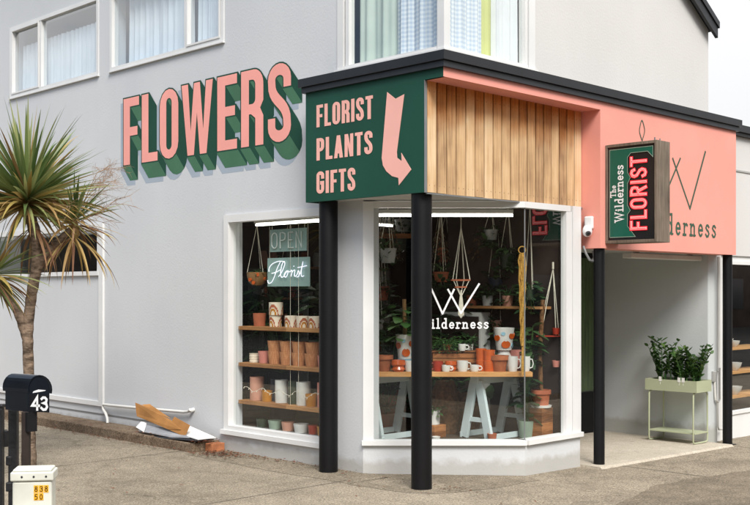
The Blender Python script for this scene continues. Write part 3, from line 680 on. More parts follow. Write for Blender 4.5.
# ---- upstairs windows
def curtain(parent, P, a0, a1, z0, z1, h, m, amp=.022, per=.11, name='curtain', seed=0, top_var=0):
    mb = MB(); n = max(8, int((a1 - a0) / .012)); rnd = random.Random(seed); ph = rnd.random() * 6
    pts = []
    x = 0
    for i in range(n + 1):
        a = a0 + (a1 - a0) * i / n
        w = math.sin(2 * math.pi * a / per + ph + 1.3 * math.sin(a * 7 + ph)) + .5 * math.sin(2 * math.pi * a / (per * .43) + ph * 2)
        pts.append((a, w))
    s = 0
    for i in range(n):
        (a, w), (b, w2) = pts[i], pts[i + 1]
        ds = math.hypot(b - a, (w2 - w) * amp)
        uv = [(s, z0), (s + ds, z0), (s + ds, z1), (s, z1)]; s += ds
        mb.quad([P(a, z0, -h - w * amp * 1.25), P(b, z0, -h - w2 * amp * 1.25), P(b, z1, -h - w2 * amp * .8), P(a, z1, -h - w * amp * .8)], 0, uv)
    return mb.build(name, m, parent, smooth=True)
def window(P, a0, a1, z0, z1, mull=(), fw=.034, name='window', glass=M_glass_up, depth=.09, proud=.010, sill=True, sashes=()):
    """frame ring proud of the wall + mullions; glass as a child sheet"""
    mb = MB(); mb.plate([rect(a0 - .012, z0 - .012, a1 + .012, z1 + .012), rect(a0 + fw, z0 + fw, a1 - fw, z1 - fw)[::-1]], lambda a, b, h: P(a, b, h + proud), depth)
    for m in mull: mb.plate([rect(m - fw * .5, z0 + fw, m + fw * .5, z1 - fw)], lambda a, b, h: P(a, b, h + proud - .004), depth - .01)
    for (s0, s1) in sashes:
        q = .02; mb.plate([rect(s0, z0 + fw, s1, z1 - fw), rect(s0 + q, z0 + fw + q, s1 - q, z1 - fw - q)[::-1]], lambda a, b, h: P(a, b, h + proud + .008), depth * .6)
    if sill: mb.plate([rect(a0 - .02, z0 - .026, a1 + .02, z0 - .013)], lambda a, b, h: P(a, b, h + proud + .018), .035)
    f = mb.build(name, M_white, B)
    g = MB(); g.plate([rect(a0 + fw - .005, z0 + fw - .005, a1 - fw + .005, z1 - fw + .005)], lambda a, b, h: P(a, b, h - .03), 0)
    go = g.build('pane', glass, f, recalc=False)
    return f
w1 = window(PL(XW), -13.47, -11.28, 4.15, 5.055, mull=(-12.66,), sashes=((-13.42, -12.69),))
curtain(w1, PL(XW), -13.40, -11.34, 4.16, 4.83, .14, M_curtain, .02, .10, seed=1)
w2 = window(PL(XW), -11.01, -8.87, 4.15, 5.055, mull=(-9.53,), sashes=((-9.50, -8.92),))
curtain(w2, PL(XW), -10.86, -9.6, 4.16, 4.98, .14, M_curtain, .02, .13, seed=2); curtain(w2, PL(XW), -9.5, -8.95, 4.16, 4.98, .15, M_curtain, .02, .09, seed=3)
# corner window: one L-shaped unit
mb = MB()
P1 = PL(XW - .01); P2 = PF(YF - .01)
def fr(P, a0, a1, z0, z1, th=.08, h=0): mb.plate([rect(a0, z0, a1, z1)], (lambda a, b, hh: P(a, b, hh + h)), th)
zs, zt = 3.60, 5.04
mb.box((6.69, 5.89, zs), (6.765, 5.965, zt))                                   # corner post
mb.box((6.675, 5.875, zs - .03), (6.74, 7.20, zs)); mb.box((6.742, 5.875, zs - .03), (7.96, 5.94, zs))   # sills
fr(P1, -7.173, -7.095, zs, zt, .1); fr(P1, -7.075, -7.03, zs + .03, zt, .07, -.01); fr(P1, -7.09, -5.97, zs + .002, zs + .028, .07, -.004)
fr(P2, 6.77, 7.83, zs + .002, zs + .028, .07, -.004); fr(P2, 7.84, 7.93, zs, zt, .1); fr(P2, 7.795, 7.832, zs + .03, zt, .07, -.01)
cw = mb.build('corner_window', M_white, B)
g = MB(); g.plate([rect(-7.03, zs + .02, -5.96, zt)], PL(XW + .035), 0); g.plate([rect(6.76, zs + .02, 7.80, zt)], PF(YF + .035), 0); g.build('pane', M_glass, cw, recalc=False)
curtain(cw, PL(XW + .08), -7.02, -6.52, zs, zt, .03, M_curtain_g, .02, .22, seed=4); curtain(cw, PL(XW + .08), -6.54, -6.03, zs, zt, .03, M_gingham, .016, .17, seed=5)
curtain(cw, PF(YF + .08), 6.84, 7.32, zs, zt, .03, M_gingham, .014, .16, seed=6); curtain(cw, PF(YF + .08), 7.32, 7.47, zs, zt, .03, M_yellow_c, .014, .12, seed=7); curtain(cw, PF(YF + .08), 7.46, 7.80, zs, zt, .03, M_curtain, .018, .14, seed=8)

# ---- former garage opening, far left
mb = MB(); P = PL(XW)
mb.plate([rectY(11.15, 11.24, .27, 2.40)], lambda a, b, h: P(a, b, h + .025), .04)
mb.plate([rectY(11.241, 14.6, 2.33, 2.40)], lambda a, b, h: P(a, b, h + .022), .04)
mb.plate([rectY(11.241, 14.6, .27, .325)], lambda a, b, h: P(a, b, h + .022), .04)
mb.plate([rectY(11.241, 14.6, 1.795, 1.845)], lambda a, b, h: P(a, b, h + .03), .05)
mb.plate([rectY(11.241, 11.29, 1.846, 2.329)], lambda a, b, h: P(a, b, h + .015), .04)
gf = mb.build('window', M_white, B)
g = MB(); g.plate([rectY(11.29, 14.2, 1.84, 2.30)], lambda a, b, h: P(a, b, h - .03), 0); g.build('pane', M_glass, gf, recalc=False)
mb = MB(); mb.plate([rectY(9.7, 14.6, .17, .185)], lambda a, b, h: P(a, b, h + .006), .01); mb.build('base_flashing', M_alu, B)
# conduit and pipe
mb = MB(); mb.tube([(6.655, 11.1, .30), (6.655, 10.4, .315), (6.655, 9.5, .34), (6.655, 9.42, .35), (6.645, 9.37, .375)], .016, 10)
mb.tube([(6.655, 9.39, .36), (6.70, 9.38, .37)], .022, 10); mb.build('conduit', M_offwhite, B, smooth=True)
mb = MB(); mb.tube([(6.66, 11.12, .29), (6.655, 11.1, .24), (6.64, 11.02, .20), (6.63, 10.97, .15), (6.62, 10.95, .10)], .016, 10); mb.build('waste_pipe', M_offwhite, B, smooth=True)

# ---- side shop window frame
def shop_frame(P, a0, a1, z0, z1, fw, proud, th, parent=B, name='shop_window'):
    mb = MB(); mb.plate([rect(a0, z0, a1, z1), rect(a0 + fw, z0 + fw * .8, a1 - fw, z1 - fw)[::-1]], lambda a, b, h: P(a, b, h + proud), th)
    mb.plate([rect(a0 - .03, z0 - .03, a1 + .03, z0 + .015)], lambda a, b, h: P(a, b, h + proud + .022), .05)
    return mb.build(name, M_white, parent)
sw = shop_frame(PL(XW), -8.845, -7.26, .20, 2.375, .075, .022, .10)
g = MB(); g.plate([rectY(7.32, 8.79, .24, 2.32)], PL(XW + .05), 0); g.build('pane', M_glass, sw, recalc=False)

# ---- chamfered corner bay
DF = 9.58                    # depth of the diagonal facet
A0, A1 = -.106, 1.325
YB = 5.84; XB1 = 8.56
mb = MB()
mb.plate([rect(A0, -.1, A1, .25)], PD(DF), .12)
mb.build('bay_plinth', M_wall, B)
mb = MB(); mb.plate([rect(L(A1, DF).x + .002, -.1, XB1, .25)], PF(YB), .12); mb.box((XB1 - .10, YB + .122, -.1), (XB1, 7.25, 2.42)); mb.build('bay_return', M_wall, B)
mb = MB()
Pd = PD(DF); Pb = PF(YB)
xj = L(A1, DF).x + .002
# sill, header, jambs
mb.plate([rect(A0 - .01, .25, A1 + .012, .292)], lambda a, b, h: Pd(a, b, h + .035), .13)
mb.plate([rect(xj + .012, .25, XB1 + .012, .292)], lambda a, b, h: Pb(a, b, h + .035), .13)
mb.plate([rect(A0, .293, A0 + .095, 2.399)], lambda a, b, h: Pd(a, b, h + .01), .10)
mb.plate([rect(A0 + .096, 2.345, A1, 2.399)], lambda a, b, h: Pd(a, b, h + .006), .09)
mb.plate([rect(xj, 2.345, XB1 - .16, 2.399)], lambda a, b, h: Pb(a, b, h + .006), .09)
mb.plate([rect(XB1 - .225, .293, XB1 - .135, 2.344)], lambda a, b, h: Pb(a, b, h + .004), .06)
mb.plate([rect(XB1 - .13, .293, XB1, 2.399)], lambda a, b, h: Pb(a, b, h + .012), .10)
bw = mb.build('bay_window', M_white, B)
g = MB(); g.plate([rect(A0 + .09, .29, A1 - .002, 2.35)], PD(DF + .03), 0); g.build('pane', M_glass, bw, recalc=False)
g = MB(); g.plate([rect(xj + .02, .29, XB1 - .2, 2.35)], PF(YB + .03), 0); g.build('pane', M_glass, bw, recalc=False)
mb = MB(); mb.tube([L(A1 + .0, DF + .028, .292), L(A1 + .0, DF + .028, 2.345)], .006, 6); mb.build('glass_joint', M_alu, bw)
# ---- entrance recess
mb = MB(); mb.box((11.13, YF, -.3), (11.33, 6.10, 3.3)); mb.box((11.125, 5.905, -.12), (11.1301, 7.25, 2.42)); mb.build('recess_wall', M_recess, B)
mb = MB(); mb.box((8.56, 7.25, 2.08), (11.12, 7.33, 2.5)); mb.box((8.46, 7.251, -.1), (9.9, 7.33, 2.079)); mb.build('recess_rear_wall', M_recess, B)
mb = MB(); mb.box((8.565, 5.905, 2.06), (11.12, 7.245, 2.075)); mb.build('recess_ceiling', M_soffit, B)
mb = MB(); dr = rect(9.9, -.06, 11.12, 2.078)
mb.plate([dr, rect(9.98, .42, 11.03, 2.0)[::-1]], PF(7.26), .05); door = mb.build('door', M_black, B)
g = MB(); g.plate([rect(9.98, .42, 11.03, 2.0)], PF(7.28), 0); g.build('pane', M_glass, door, recalc=False)
curtain(door, PF(7.26), 9.98, 11.03, .43, 2.0, .052, M_cloth, .010, .08)
# fluorescent batten under the recess ceiling
mb = MB(); mb.box((9.60, 5.93, 1.945), (11.05, 6.04, 2.0)); mb.box((9.75, 5.96, 2.001), (9.81, 6.01, 2.059)); mb.box((10.85, 5.96, 2.001), (10.91, 6.01, 2.059)); mb.build('ceiling_light', M_offwhite, B, bevel=.01)
# pipes on the pier right of the recess, and hook
mb = MB(); mb.box((11.334, 5.95, -.2), (11.52, 6.1, 2.06)); mb.build('pier', M_white, B)
mb = MB(); mb.tube([(11.42, 5.93, 2.0), (11.42, 5.93, .75), (11.40, 5.92, .70)], .02, 8); mb.tube([(11.24, 5.885, .62), (11.24, 5.875, .45), (11.25, 5.875, .40), (11.30, 5.875, .37), (11.34, 5.875, .40), (11.345, 5.88, .70), (11.35, 5.88, .75)], .013, 8)
mb.tube([(11.3, 5.88, .37), (11.31, 5.88, .1), (11.33, 5.88, .06), (11.46, 5.9, .05)], .010, 8); mb.build('pipe', M_offwhite, B, smooth=True)
mb = MB(); mb.box((11.2, 5.87, .6), (11.26, 5.9, .72)); mb.build('meter_cap', M_grey, B, bevel=.005)
mb = MB(); mb.tube([(8.60, 5.83, 2.03), (8.60, 5.80, 1.96), (8.63, 5.78, 1.90), (8.68, 5.78, 1.89), (8.72, 5.79, 1.93), (8.72, 5.80, 1.99)], .012, 8); mb.build('pipe_hook', M_alu, B, smooth=True)

# ---- canopy
ZC0, ZL = 2.40, 3.30
XG = 6.433; YP = 5.67; YWOOD = 5.873; XR = 8.64; XE = 11.32
mb = MB(); PG = PL(XG)
mb.plate([[(-7.31, ZC0), (-YWOOD, ZC0), (-YWOOD, ZL), (-YP - .002, ZL), (-YP - .002, 3.39), (-7.31, 3.39)]], PG, .03)
mb.box((XG + .03, 7.28, ZC0), (6.70, 7.31, 3.39)); gb = mb.build('green_sign_board', M_green, B)
mb = MB(); mb.plate([[(XG + .001, ZL), (XR, ZL), (XR, 2.01), (XE, 2.01), (XE, 3.39), (XG + .001, 3.39)]], PF(YP), .224); mb.build('pink_fascia', M_pink, B)
M_nail = mat('rusty_nail', (0.10, 0.06, 0.04, 1), 0.7, 0.3, 0.2, 20)
mb = MB()       # vertical cedar boards with open joints
nb = 18; bwid = (XR - (XG + .03)) / nb
for i in range(nb):
    x0 = XG + .03 + i * bwid
    mb.box((x0 + .008, YWOOD + random.uniform(0, .003), ZC0 + random.uniform(0, .004)), (x0 + bwid - .008, YWOOD + .02, ZL))
mb.box((XG + .03, YWOOD + .0215, ZC0 + .01), (XR, YWOOD + .026, ZL), 1)
for i in range(nb):
    for q in (.25, .75):
        for zz in (ZC0 + .06, ZL - .08): x_ = XG + .03 + (i + q) * bwid; mb.tube([(x_, YWOOD - .0015, zz), (x_, YWOOD + .004, zz)], .0022, 6, 2)
mb.build('timber_cladding', [M_cedar, M_black, M_nail], B)
mb = MB(); mb.box((XG - .003, YWOOD - .004, ZC0 - .002), (XG + .028, YWOOD - .0005, ZL - .001)); mb.box((XG + .028, YWOOD - .006, ZC0 - .012), (XR, YWOOD + .012, ZC0 - .001)); mb.build('corner_trim', M_alu, B)
mb = MB(); mb.plate([[(XG + .031, 5.90), (XR - .002, 5.90), (XR - .002, 7.27), (XG + .031, 7.27)]], lambda a, b, h: Vector((a, b, 2.412 - h)), .02); mb.build('soffit', M_soffit, B)
mb = MB()       # black capping, two steps, mitred round the corner
for (o_, z0, z1, mi) in ((.028, 3.375, 3.425, 1), (.05, 3.426, 3.50, 0)):
    mb.plate([[(XG - o_, 7.31 + o_), (XG - o_, YP - o_), (XE + o_, YP - o_), (XE + o_, YP + .25), (XG + .26, YP + .25), (XG + .26, 7.31 + o_)]], lambda a, b, h: Vector((a, b, z1 + h)), z1 - z0, mi)
mb.build('canopy_capping', [M_blackcap, M_blackcap2], B)
# posts
def post(x, y, r, ztop, z0):
    mb = MB(); mb.tube([(x, y, z0), (x, y, ztop)], r, 28)
    if r < .07: mb.box((x - .07, y - .07, z0 - .002), (x + .07, y + .07, z0 + .006))
    return mb.build('post', M_black, B, smooth=True)
post(6.53, 5.993, .085, 2.411, -.01); post(6.55, 7.137, .084, 2.411, -.01)
post(8.72, 5.735, .052, 2.012, gz(8.7)); post(11.25, 5.735, .052, 2.012, gz(11.2))
# ---- mural lettering FLOWERS
hgt = .75; z0 = 3.035
FW = [('F', 10.727, 10.41), ('L', 10.354, 10.045), ('O', 10.002, 9.654), ('W', 9.595, 9.043), ('E', 8.967, 8.642), ('R', 8.575, 8.227), ('S', 8.156, 7.815)]
mb = MB(); P = PL(XW); DX, DZ = .140, -.165; SX, SZ = -.055, -.055
for ch, ya, yb in FW:
    w = (ya - yb) / hgt; s = {'O': .165, 'W': .165, 'S': .155, 'R': .165}.get(ch, .175); t = .13
    lp = norm_loops(place(glyph(ch, w, s, t), hgt, hgt, -ya, z0)); go = grow(lp, .015)
    def sweep(loops, ox, oz, h1, h0, fm):
        for q in loops:
            for i in range(len(q)):
                a = q[i]; b = q[(i + 1) % len(q)]; nx, nz = b[1] - a[1], -(b[0] - a[0])
                if nx * DX + nz * DZ <= 0: continue
                mi = fm(nx, nz)
                mb.quad([P(a[0] + ox, a[1] + oz, h1), P(b[0] + ox, b[1] + oz, h1), P(b[0] + ox + DX, b[1] + oz + DZ, h0), P(a[0] + ox + DX, a[1] + oz + DZ, h0)], mi)
    sweep(go, SX, SZ, .0016, .0006, lambda a, b: 3)
    mb.plate(place(go, 1, 1, SX, SZ), lambda a, b, h: P(a, b, h + .0016), 0, 3)
    sweep(go, 0, 0, .0070, .0022, lambda a, b: 2 if (b < 0 and abs(b) > abs(a) * .85) else 1)
    mb.plate(go, lambda a, b, h: P(a, b, h + .0071), 0, 1)
    mb.plate(lp, lambda a, b, h: P(a, b, h + .0082), 0, 0)
tag(mb.build('mural_lettering', [M_mural_pink, M_mural_dark, M_mural_mid, M_mural_shadow], B, recalc=False), 'painted pink FLOWERS lettering with green block shading')
# ---- board lettering
wd = dict(F=.36, L=.35, O=.42, R=.42, I=.165, S=.40, T=.38, P=.41, A=.46, N=.44, G=.42)
mb = MB()
for txt, zb, tot in (('FLORIST', 3.056, .705), ('PLANTS', 2.762, .70), ('GIFTS', 2.468, .492)):
    for lp in word_loops(txt, .196, wd, .165, .14, .10, -7.163, zb, tot): mb.plate(lp, lambda a, b, h: PG(a, b, h + .003), .003)
arrow = [(210,222),(230,238),(251,227),(233,366),(234,380),(245,388),(244,368),(268,408),(238,446),(237,428),(222,424),(208,412),(200,398),(197,380)]
ar = []
for zx, zy in arrow:
    px = 300 + zx / 2.405; py = zy / 2.405; t = (px - 375) / 1085; Y = XG * (1 - t) / (1 + t); d = (XG + Y) * .70710678
    ar.append((-Y, 1.6 + (292 - py) / 1085 * d))
mb.plate([ar], lambda a, b, h: PG(a, b, h + .003), .003)
tag(mb.build('board_lettering', M_pinktxt, B), 'pale pink FLORIST PLANTS GIFTS lettering and bent arrow')
# ---- logo on the pink band
def px_front(px, py, Y=YP):
    t = (px - 375) / 1085; X = Y * (1 + t) / (1 - t); d = (X + Y) * .70710678
    return (X, 1.6 + (292 - py) / 1085 * d)
PK = PF(YP); mb = MB(); k = 0
for path, wd_ in (([(652, 150), (661.5, 203)], .022), ([(661.5, 203), (680, 158.6)], .022), ([(672.5, 158.6), (689.7, 208.5)], .022), ([(689.7, 208.5), (705, 152)], .026)):
    ribbon(mb, [px_front(*p) for p in path], wd_, PK, .002 + k * .0004); k += 1
leaf = [(641.5, 140), (639.2, 132), (639.8, 126), (641.5, 120.5), (643.6, 126), (644.2, 132), (642, 140)]
ribbon(mb, [tuple(q) for q in catmull([Vector(px_front(*p)) for p in leaf], 4)], .012, PK, .004); ribbon(mb, [px_front(*p) for p in [(642, 140), (645, 175)]], .012, PK, .0045)
st, xe = text_strokes('Wilderness', SF, .205, 0, 2.188, .19)
sc = (10.907 - 9.354) / xe
for p, k in st: ribbon(mb, [(9.354 + a * sc, b) for a, b in p], .026 if k in (0, 1, 3) else .016, PK, .002 + k * .0004)
tag(mb.build('wall_logo', M_logo, B, recalc=False), 'thin green crossed W logo over the word Wilderness')
# ---- window logo (white vinyl on the bay glass)
PW = PD(DF + .026); mb = MB()
def px_fac(px, py): return ((px - 375) / 1085 * 9.606, 1.6 + (292 - py) / 1085 * 9.606)
for k, path in enumerate(([(431, 288), (442.5, 313.5)], [(442.5, 313.5), (454, 289.5)], [(448, 289.5), (461, 313)], [(461, 313), (479, 284)])):
    ribbon(mb, [px_fac(*p) for p in path], .016, PW, .001 + k * .0004)
st, xe = text_strokes('Wilderness', SF, .086, 0, px_fac(0, 328.2)[1], .12)
x0 = px_fac(418.8, 0)[0]; sc = (px_fac(490, 0)[0] - x0) / xe
for p, k in st: ribbon(mb, [(x0 + a * sc, b) for a, b in p], .0125 if k in (0, 1, 3) else .008, PW, .001 + k * .0004)
tag(mb.build('window_logo', M_logo_w, B, recalc=False), 'white W logo and the word Wilderness on the glass')

# ================================================================== INTERIOR (room shell = parts of the building)
FZ = .24
mb = MB(); mb.plate([[(6.905, 7.0), (8.455, 5.965), (8.455, 7.33), (11.12, 7.33), (11.12, 14.0), (6.905, 14.0)]], lambda a, b, h: Vector((a, b, FZ + h)), .05)
mb.plate([[(L(.0, DF + .13).x, L(0, DF + .13).y), (L(A1, DF + .13).x, L(A1, DF + .13).y + .005), (8.454, 5.964), (6.906, 6.999)]], lambda a, b, h: Vector((a, b, FZ + h)), .05); mb.build('shop_floor', M_intfloor, B)
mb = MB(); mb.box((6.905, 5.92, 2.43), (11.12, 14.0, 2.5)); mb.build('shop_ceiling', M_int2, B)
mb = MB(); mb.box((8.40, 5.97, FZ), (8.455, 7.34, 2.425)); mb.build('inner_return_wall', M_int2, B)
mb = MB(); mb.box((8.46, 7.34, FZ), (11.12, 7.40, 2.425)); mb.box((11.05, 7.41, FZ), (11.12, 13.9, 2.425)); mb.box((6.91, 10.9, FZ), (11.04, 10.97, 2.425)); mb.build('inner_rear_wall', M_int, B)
# fluorescent battens (lit)
def batten(p0, p1, label):
    c = (Vector(p0) + Vector(p1)) / 2
    t = empty('fluorescent_light', c, label, 'light', 'lit fluorescent lights in the shop windows')
    mb = MB(); mb.bar(Vector(p0) + V(0, 0, .035), Vector(p1) + V(0, 0, .035), .06, .035); mb.build('housing', M_offwhite, t)
    mb = MB(); mb.tube([p0, p1], .012, 10); mb.build('tube', M_tube, t, smooth=True)
batten((7.0, 7.36, 2.285), (7.0, 8.72, 2.285), 'lit white fluorescent batten across the top of the side shop window')
batten(L(.02, 9.92, 2.30), L(1.26, 9.92, 2.30), 'lit white fluorescent batten across the top of the corner shop window')
batten((7.6, 8.9, 2.38), (9.2, 8.9, 2.38), 'dim fluorescent batten on the ceiling deep inside the shop')

# ------------------------------------------------------------------ pots and vessels
def prof_pot(r0, r1, h, rim=0, th=.008, mi=0, inner=0):
    p = [(0.001, 0), (r0, 0)]
    if rim: p += [(r0 + (r1 - r0) * .8, h * (1 - rim)), (r1 + .008, h * (1 - rim)), (r1 + .008, h)]
    else: p += [(r0 + (r1 - r0) * .5, h * .5), (r1, h)]
    p += [(r1 - th, h), (r1 - th, h * .75), (0.001, h * .72)]
    return p
def vessel(name, prof, m, loc, label, cat='pot', group=None, n=24, rz=0, extra=None):
    e = MB(); e.lathe((0, 0, 0), prof, n)
    if extra: extra(e)
    o = e.build(name, m, None, smooth=True); o.location = loc; o.rotation_euler = (0, 0, rz); tag(o, label, cat, group); return o
def copyof(o, loc, label, rz=0, group=None, s=None):
    c = dup(o, loc, rz, label, group, s); return c
MUG = 1.18
def mug_handle(r, h, ang=0):
    def f(e):
        pts = [(r * .95, 0, h * .8), (r + .018, 0, h * .78), (r + .028, 0, h * .5), (r + .018, 0, h * .25), (r * .93, 0, h * .2)]
        e.tube([Matrix.Rotation(ang, 3, 'Z') @ Vector(p) for p in pts], .0055, 8)
    return f
def leafq(mb, base, d, l, w, droop=.3, mi=0, seg=3, roll=0.0, shape='oval'):
    d = Vector(d).normalized(); side = d.cross(Vector((0, 0, 1)))
    if side.length < .05: side = Vector((1, 0, 0))
    side.normalize()
    if roll: side = Matrix.Rotation(roll, 3, d) @ side
    b0 = len(mb.v); p = Vector(base)
    for i in range(seg + 1):
        u = i / seg
        ww = w * (math.sin(math.pi * min(.98, .06 + u * .94)) ** .7 if shape == 'oval' else (1 - u) ** .6 * min(1, .35 + u * 5)) * .5
        mb.v += [p + side * ww, p - side * ww]
        dd = (d + Vector((0, 0, -droop * 2 * u))).normalized(); p = p + dd * (l / seg)
    for i in range(seg):
        a = b0 + 2 * i; mb.f.append((a, a + 1, a + 3, a + 2)); mb.m.append(mi)
def foliage(parent, c, n, rad, height, ll, lw, m, seed=0, hang=0.0, up=.5, stems=True, flat=1.0, name='foliage'):
    rnd = random.Random(seed); mb = MB(); c = Vector(c)
    for _ in range(n):
        a = rnd.random() * 6.283; r = rad * rnd.random() ** .5; z = height * rnd.random()
        p = c + V(math.cos(a) * r * flat, math.sin(a) * r, z - hang * rnd.random())
        d = V(math.cos(a), math.sin(a), up * rnd.uniform(-.6, 1.6))
        if stems and rnd.random() < .4: mb.tube([c + V(0, 0, -.01), (c + p) / 2 + V(0, 0, .02), p], .0022, 4, 1, False)
        leafq(mb, p, d, ll * rnd.uniform(.6, 1.25), lw * rnd.uniform(.7, 1.2), rnd.uniform(.1, .6), 0, 3, rnd.uniform(-.6, .6))
    return mb.build(name, [m, M_leaf_mid], parent, recalc=False)
def potted(loc, potprof, pm, label, n, rad, height, ll, lw, lm, seed, group=None, hang=0, up=.5, name='potted_plant'):
    t = empty(name, loc, label, 'plant', group); mb = MB(); mb.lathe(loc, potprof, 20); mb.build('pot', pm, t, smooth=True)
    top = max(p[1] for p in potprof); r = max(p[0] for p in potprof)
    mb = MB(); mb.lathe(Vector(loc), [(.001, top * .86), (r * .88, top * .86)], 16); mb.build('soil', M_soil, t)
    foliage(t, Vector(loc) + V(0, 0, top * .9), n, rad, height, ll, lw, lm, seed, hang, up); return t

# ---- side window shelving
sh = empty('display_shelving', (6.95, 8.05, FZ), 'wooden display shelves full of pots across the side shop window', 'shelving')
SHZ = (1.255, .885, .505)
for z in SHZ:
    mb = MB(); mb.box((6.83, 7.30, z - .038), (7.10, 8.80, z)); mb.build('shelf', M_shelf, sh, bevel=.004)
for y in (7.9,):
    for yy in (y, y + .12): mb = MB(); mb.tube([(6.86, yy, 2.42), (6.86, yy, .46)], .002, 6); mb.build('cord', M_cord, sh)
def yx(px, X=6.93):
    t = (px - 375) / 1085; return X * (1 - t) / (1 + t)
def painted_arch_pot(r, h):
    """cream pot with orange arches wrapped round it (own slots)"""
    e = MB(); n = 48; rows = 12
    for j in range(rows):
        for i in range(n):
            a0, a1 = 2 * math.pi * i / n, 2 * math.pi * (i + 1) / n; zz0, zz1 = h * j / rows, h * (j + 1) / rows
            u = ((i + .5) / n * 3) % 1 - .5; v = (j + .5) / rows; rr = math.hypot(u * 2.0, v * 1.0)
            mi = 1 if .30 < rr < .52 else (2 if .60 < rr < .82 else 0)
            f = lambda a, z: (math.cos(a) * r, math.sin(a) * r, z)
            e.quad([f(a0, zz0), f(a1, zz0), f(a1, zz1), f(a0, zz1)], mi)
    e.lathe((0, 0, 0), [(r, h), (r - .007, h), (r - .007, .01), (.001, .01)], n, 0); e.lathe((0, 0, 0), [(.001, 0), (r, 0)], n)
    o = e.build('arch_pot', [M_cream, M_mustard, M_terra], None, smooth=True); return o
Z = SHZ[0] + .001
ap = painted_arch_pot(.062, .115); ap.location = (6.95, yx(274), Z); tag(ap, 'arch pot at the bottom of the stacked pair on the top shelf', 'pot', 'cream pots with orange arches'); 
copyof(ap, (6.95, yx(274.5), Z + .116), 'cream pot with orange arches stacked on top of another like it', .4, s=(1.15, 1.15, 1.1))
for i, (px, wrd) in enumerate(((289.5, 'second arch pot along the top shelf, just right of the stacked pair'), (301, 'orange and cream arch pot third along the top shelf'), (313.5, 'arch pot fourth along the top shelf, left of the one half hidden by the post'), (325, 'arch pot at the right end of the top shelf, half behind the post'))):
    copyof(ap, (6.95, yx(px), Z), wrd, 1.1 * i, s=(1.0, 1.0, .98))
vessel('plant_pot', prof_pot(.058, .068, .13, 0), M_terra, (6.95, yx(258), Z), 'plain terracotta cylinder pot at the left end of the top shelf')
Z = SHZ[1] + .001
vessel('striped_pot', [(.001, 0), (.052, 0), (.054, .018), (.050, .022), (.054, .042), (.050, .046), (.054, .066), (.050, .07), (.054, .09), (.046, .09), (.046, .06), (.001, .06)], M_cream, (6.95, yx(253), Z), 'small ribbed cream pot at the left end of the middle shelf')
vessel('plant_pot', prof_pot(.05, .062, .12, 0), M_pinkc, (6.95, yx(262.5), Z), 'plain pink pot beside the ribbed cream one on the middle shelf')
hp = vessel('honeycomb_pot', prof_pot(.060, .074, .125, 0), M_honey, (6.95, yx(273.5), Z), 'honeycomb clay pot, bottom of the first stack from the left, middle shelf', 'pot', 'honeycomb clay pots')
for i, (px, wrd) in enumerate(((273.5, 'first'), (285.5, 'second'), (297.5, 'third'), (310.5, 'fourth'))):
    if i: copyof(hp, (6.95, yx(px), Z), 'honeycomb clay pot, bottom of the %s stack from the left, middle shelf' % wrd, i * .8)
    copyof(hp, (6.95 + .004 * i, yx(px), Z + .106), 'honeycomb clay pot on top of the %s stack from the left on the middle shelf' % wrd, i + .5, s=(1.04, 1.04, 1.0))
vessel('plant_pot', prof_pot(.05, .06, .11, 0), M_pinkc, (6.95, yx(322), Z), 'plain pink pot at the right end of the middle shelf behind the post')
Z = SHZ[2] + .001
cyl = lambda r, h: [(.001, 0), (r, 0), (r + .001, h), (r - .008, h), (r - .008, h * .6), (.001, h * .6)]
vessel('cylinder_vase', cyl(.072, .235), M_peach, (6.95, yx(255.5), Z), 'tall peach cylinder vase at the left end of the lowest shelf', 'vase')
vessel('plant_pot', prof_pot(.05, .056, .11, 0), M_mustard, (6.93, yx(267), Z), 'left of the two mustard pots on the lowest shelf')
vessel('cylinder_vase', cyl(.055, .225), M_navy, (7.03, yx(268), Z), 'dark navy vase standing behind the left mustard pot', 'vase')
vessel('cylinder_vase', cyl(.064, .225), M_whitec, (6.95, yx(280), Z), 'left white cylinder vase on the lowest shelf', 'vase')
vessel('cylinder_vase', cyl(.058, .225), M_dgreen, (6.97, yx(291), Z), 'dark green vase between the two white vases on the lowest shelf', 'vase')
vessel('cylinder_vase', cyl(.070, .225), M_whitec, (6.95, yx(302), Z), 'right white cylinder vase on the lowest shelf', 'vase')
vessel('plant_pot', prof_pot(.05, .058, .12, 0), M_mustard, (6.92, yx(312), Z), 'right of the two mustard pots, beside the black post on the lowest shelf')
vessel('cylinder_vase', cyl(.06, .235), M_pinkc, (6.95, yx(322), Z), 'pink cylinder vase at the right end of the lowest shelf', 'vase')
for k, (px, m_, r, lab, nm) in enumerate(((262, M_dgreen, .06, 'low dark green bowl on the floor of the side window', 'bowl'), (275, M_sage, .07, 'low sage bowl on the floor of the side window', 'bowl'), (288, M_peach, .066, 'low peach bowl between the sage and white ones on the window floor', 'bowl'), (301, M_whitec, .075, 'low white bowl on the floor of the side window', 'bowl'), (313, M_red, .05, 'low brick red bowl on the floor of the side window', 'bowl'), (322, M_mustard, .05, 'low orange bowl at the right of the window floor by the post', 'bowl'))):
    vessel(nm, prof_pot(r * .8, r, .085, 0), m_, (6.93, yx(px), FZ + .001), lab, 'bowl')
# string garland looping in front of the lowest shelf vases
mb = MB(); pts = []
for i in range(40):
    u = i / 39; y = 8.72 - 1.35 * u; pts.append((6.845 + .01 * math.sin(u * 40), y, .64 - .035 * math.sin(u * math.pi * 5) ** 2 + .01 * math.sin(u * 33)))
mb.tube(pts, .0025, 5)
for p in pts[::2]: mb.tube([V(*p), V(*p) + V(-.004, .004, -.016)], .004, 5)
tag(mb.build('bead_garland', M_cord, smooth=True), 'thin white string garland draped across the lowest shelf vases', 'garland')
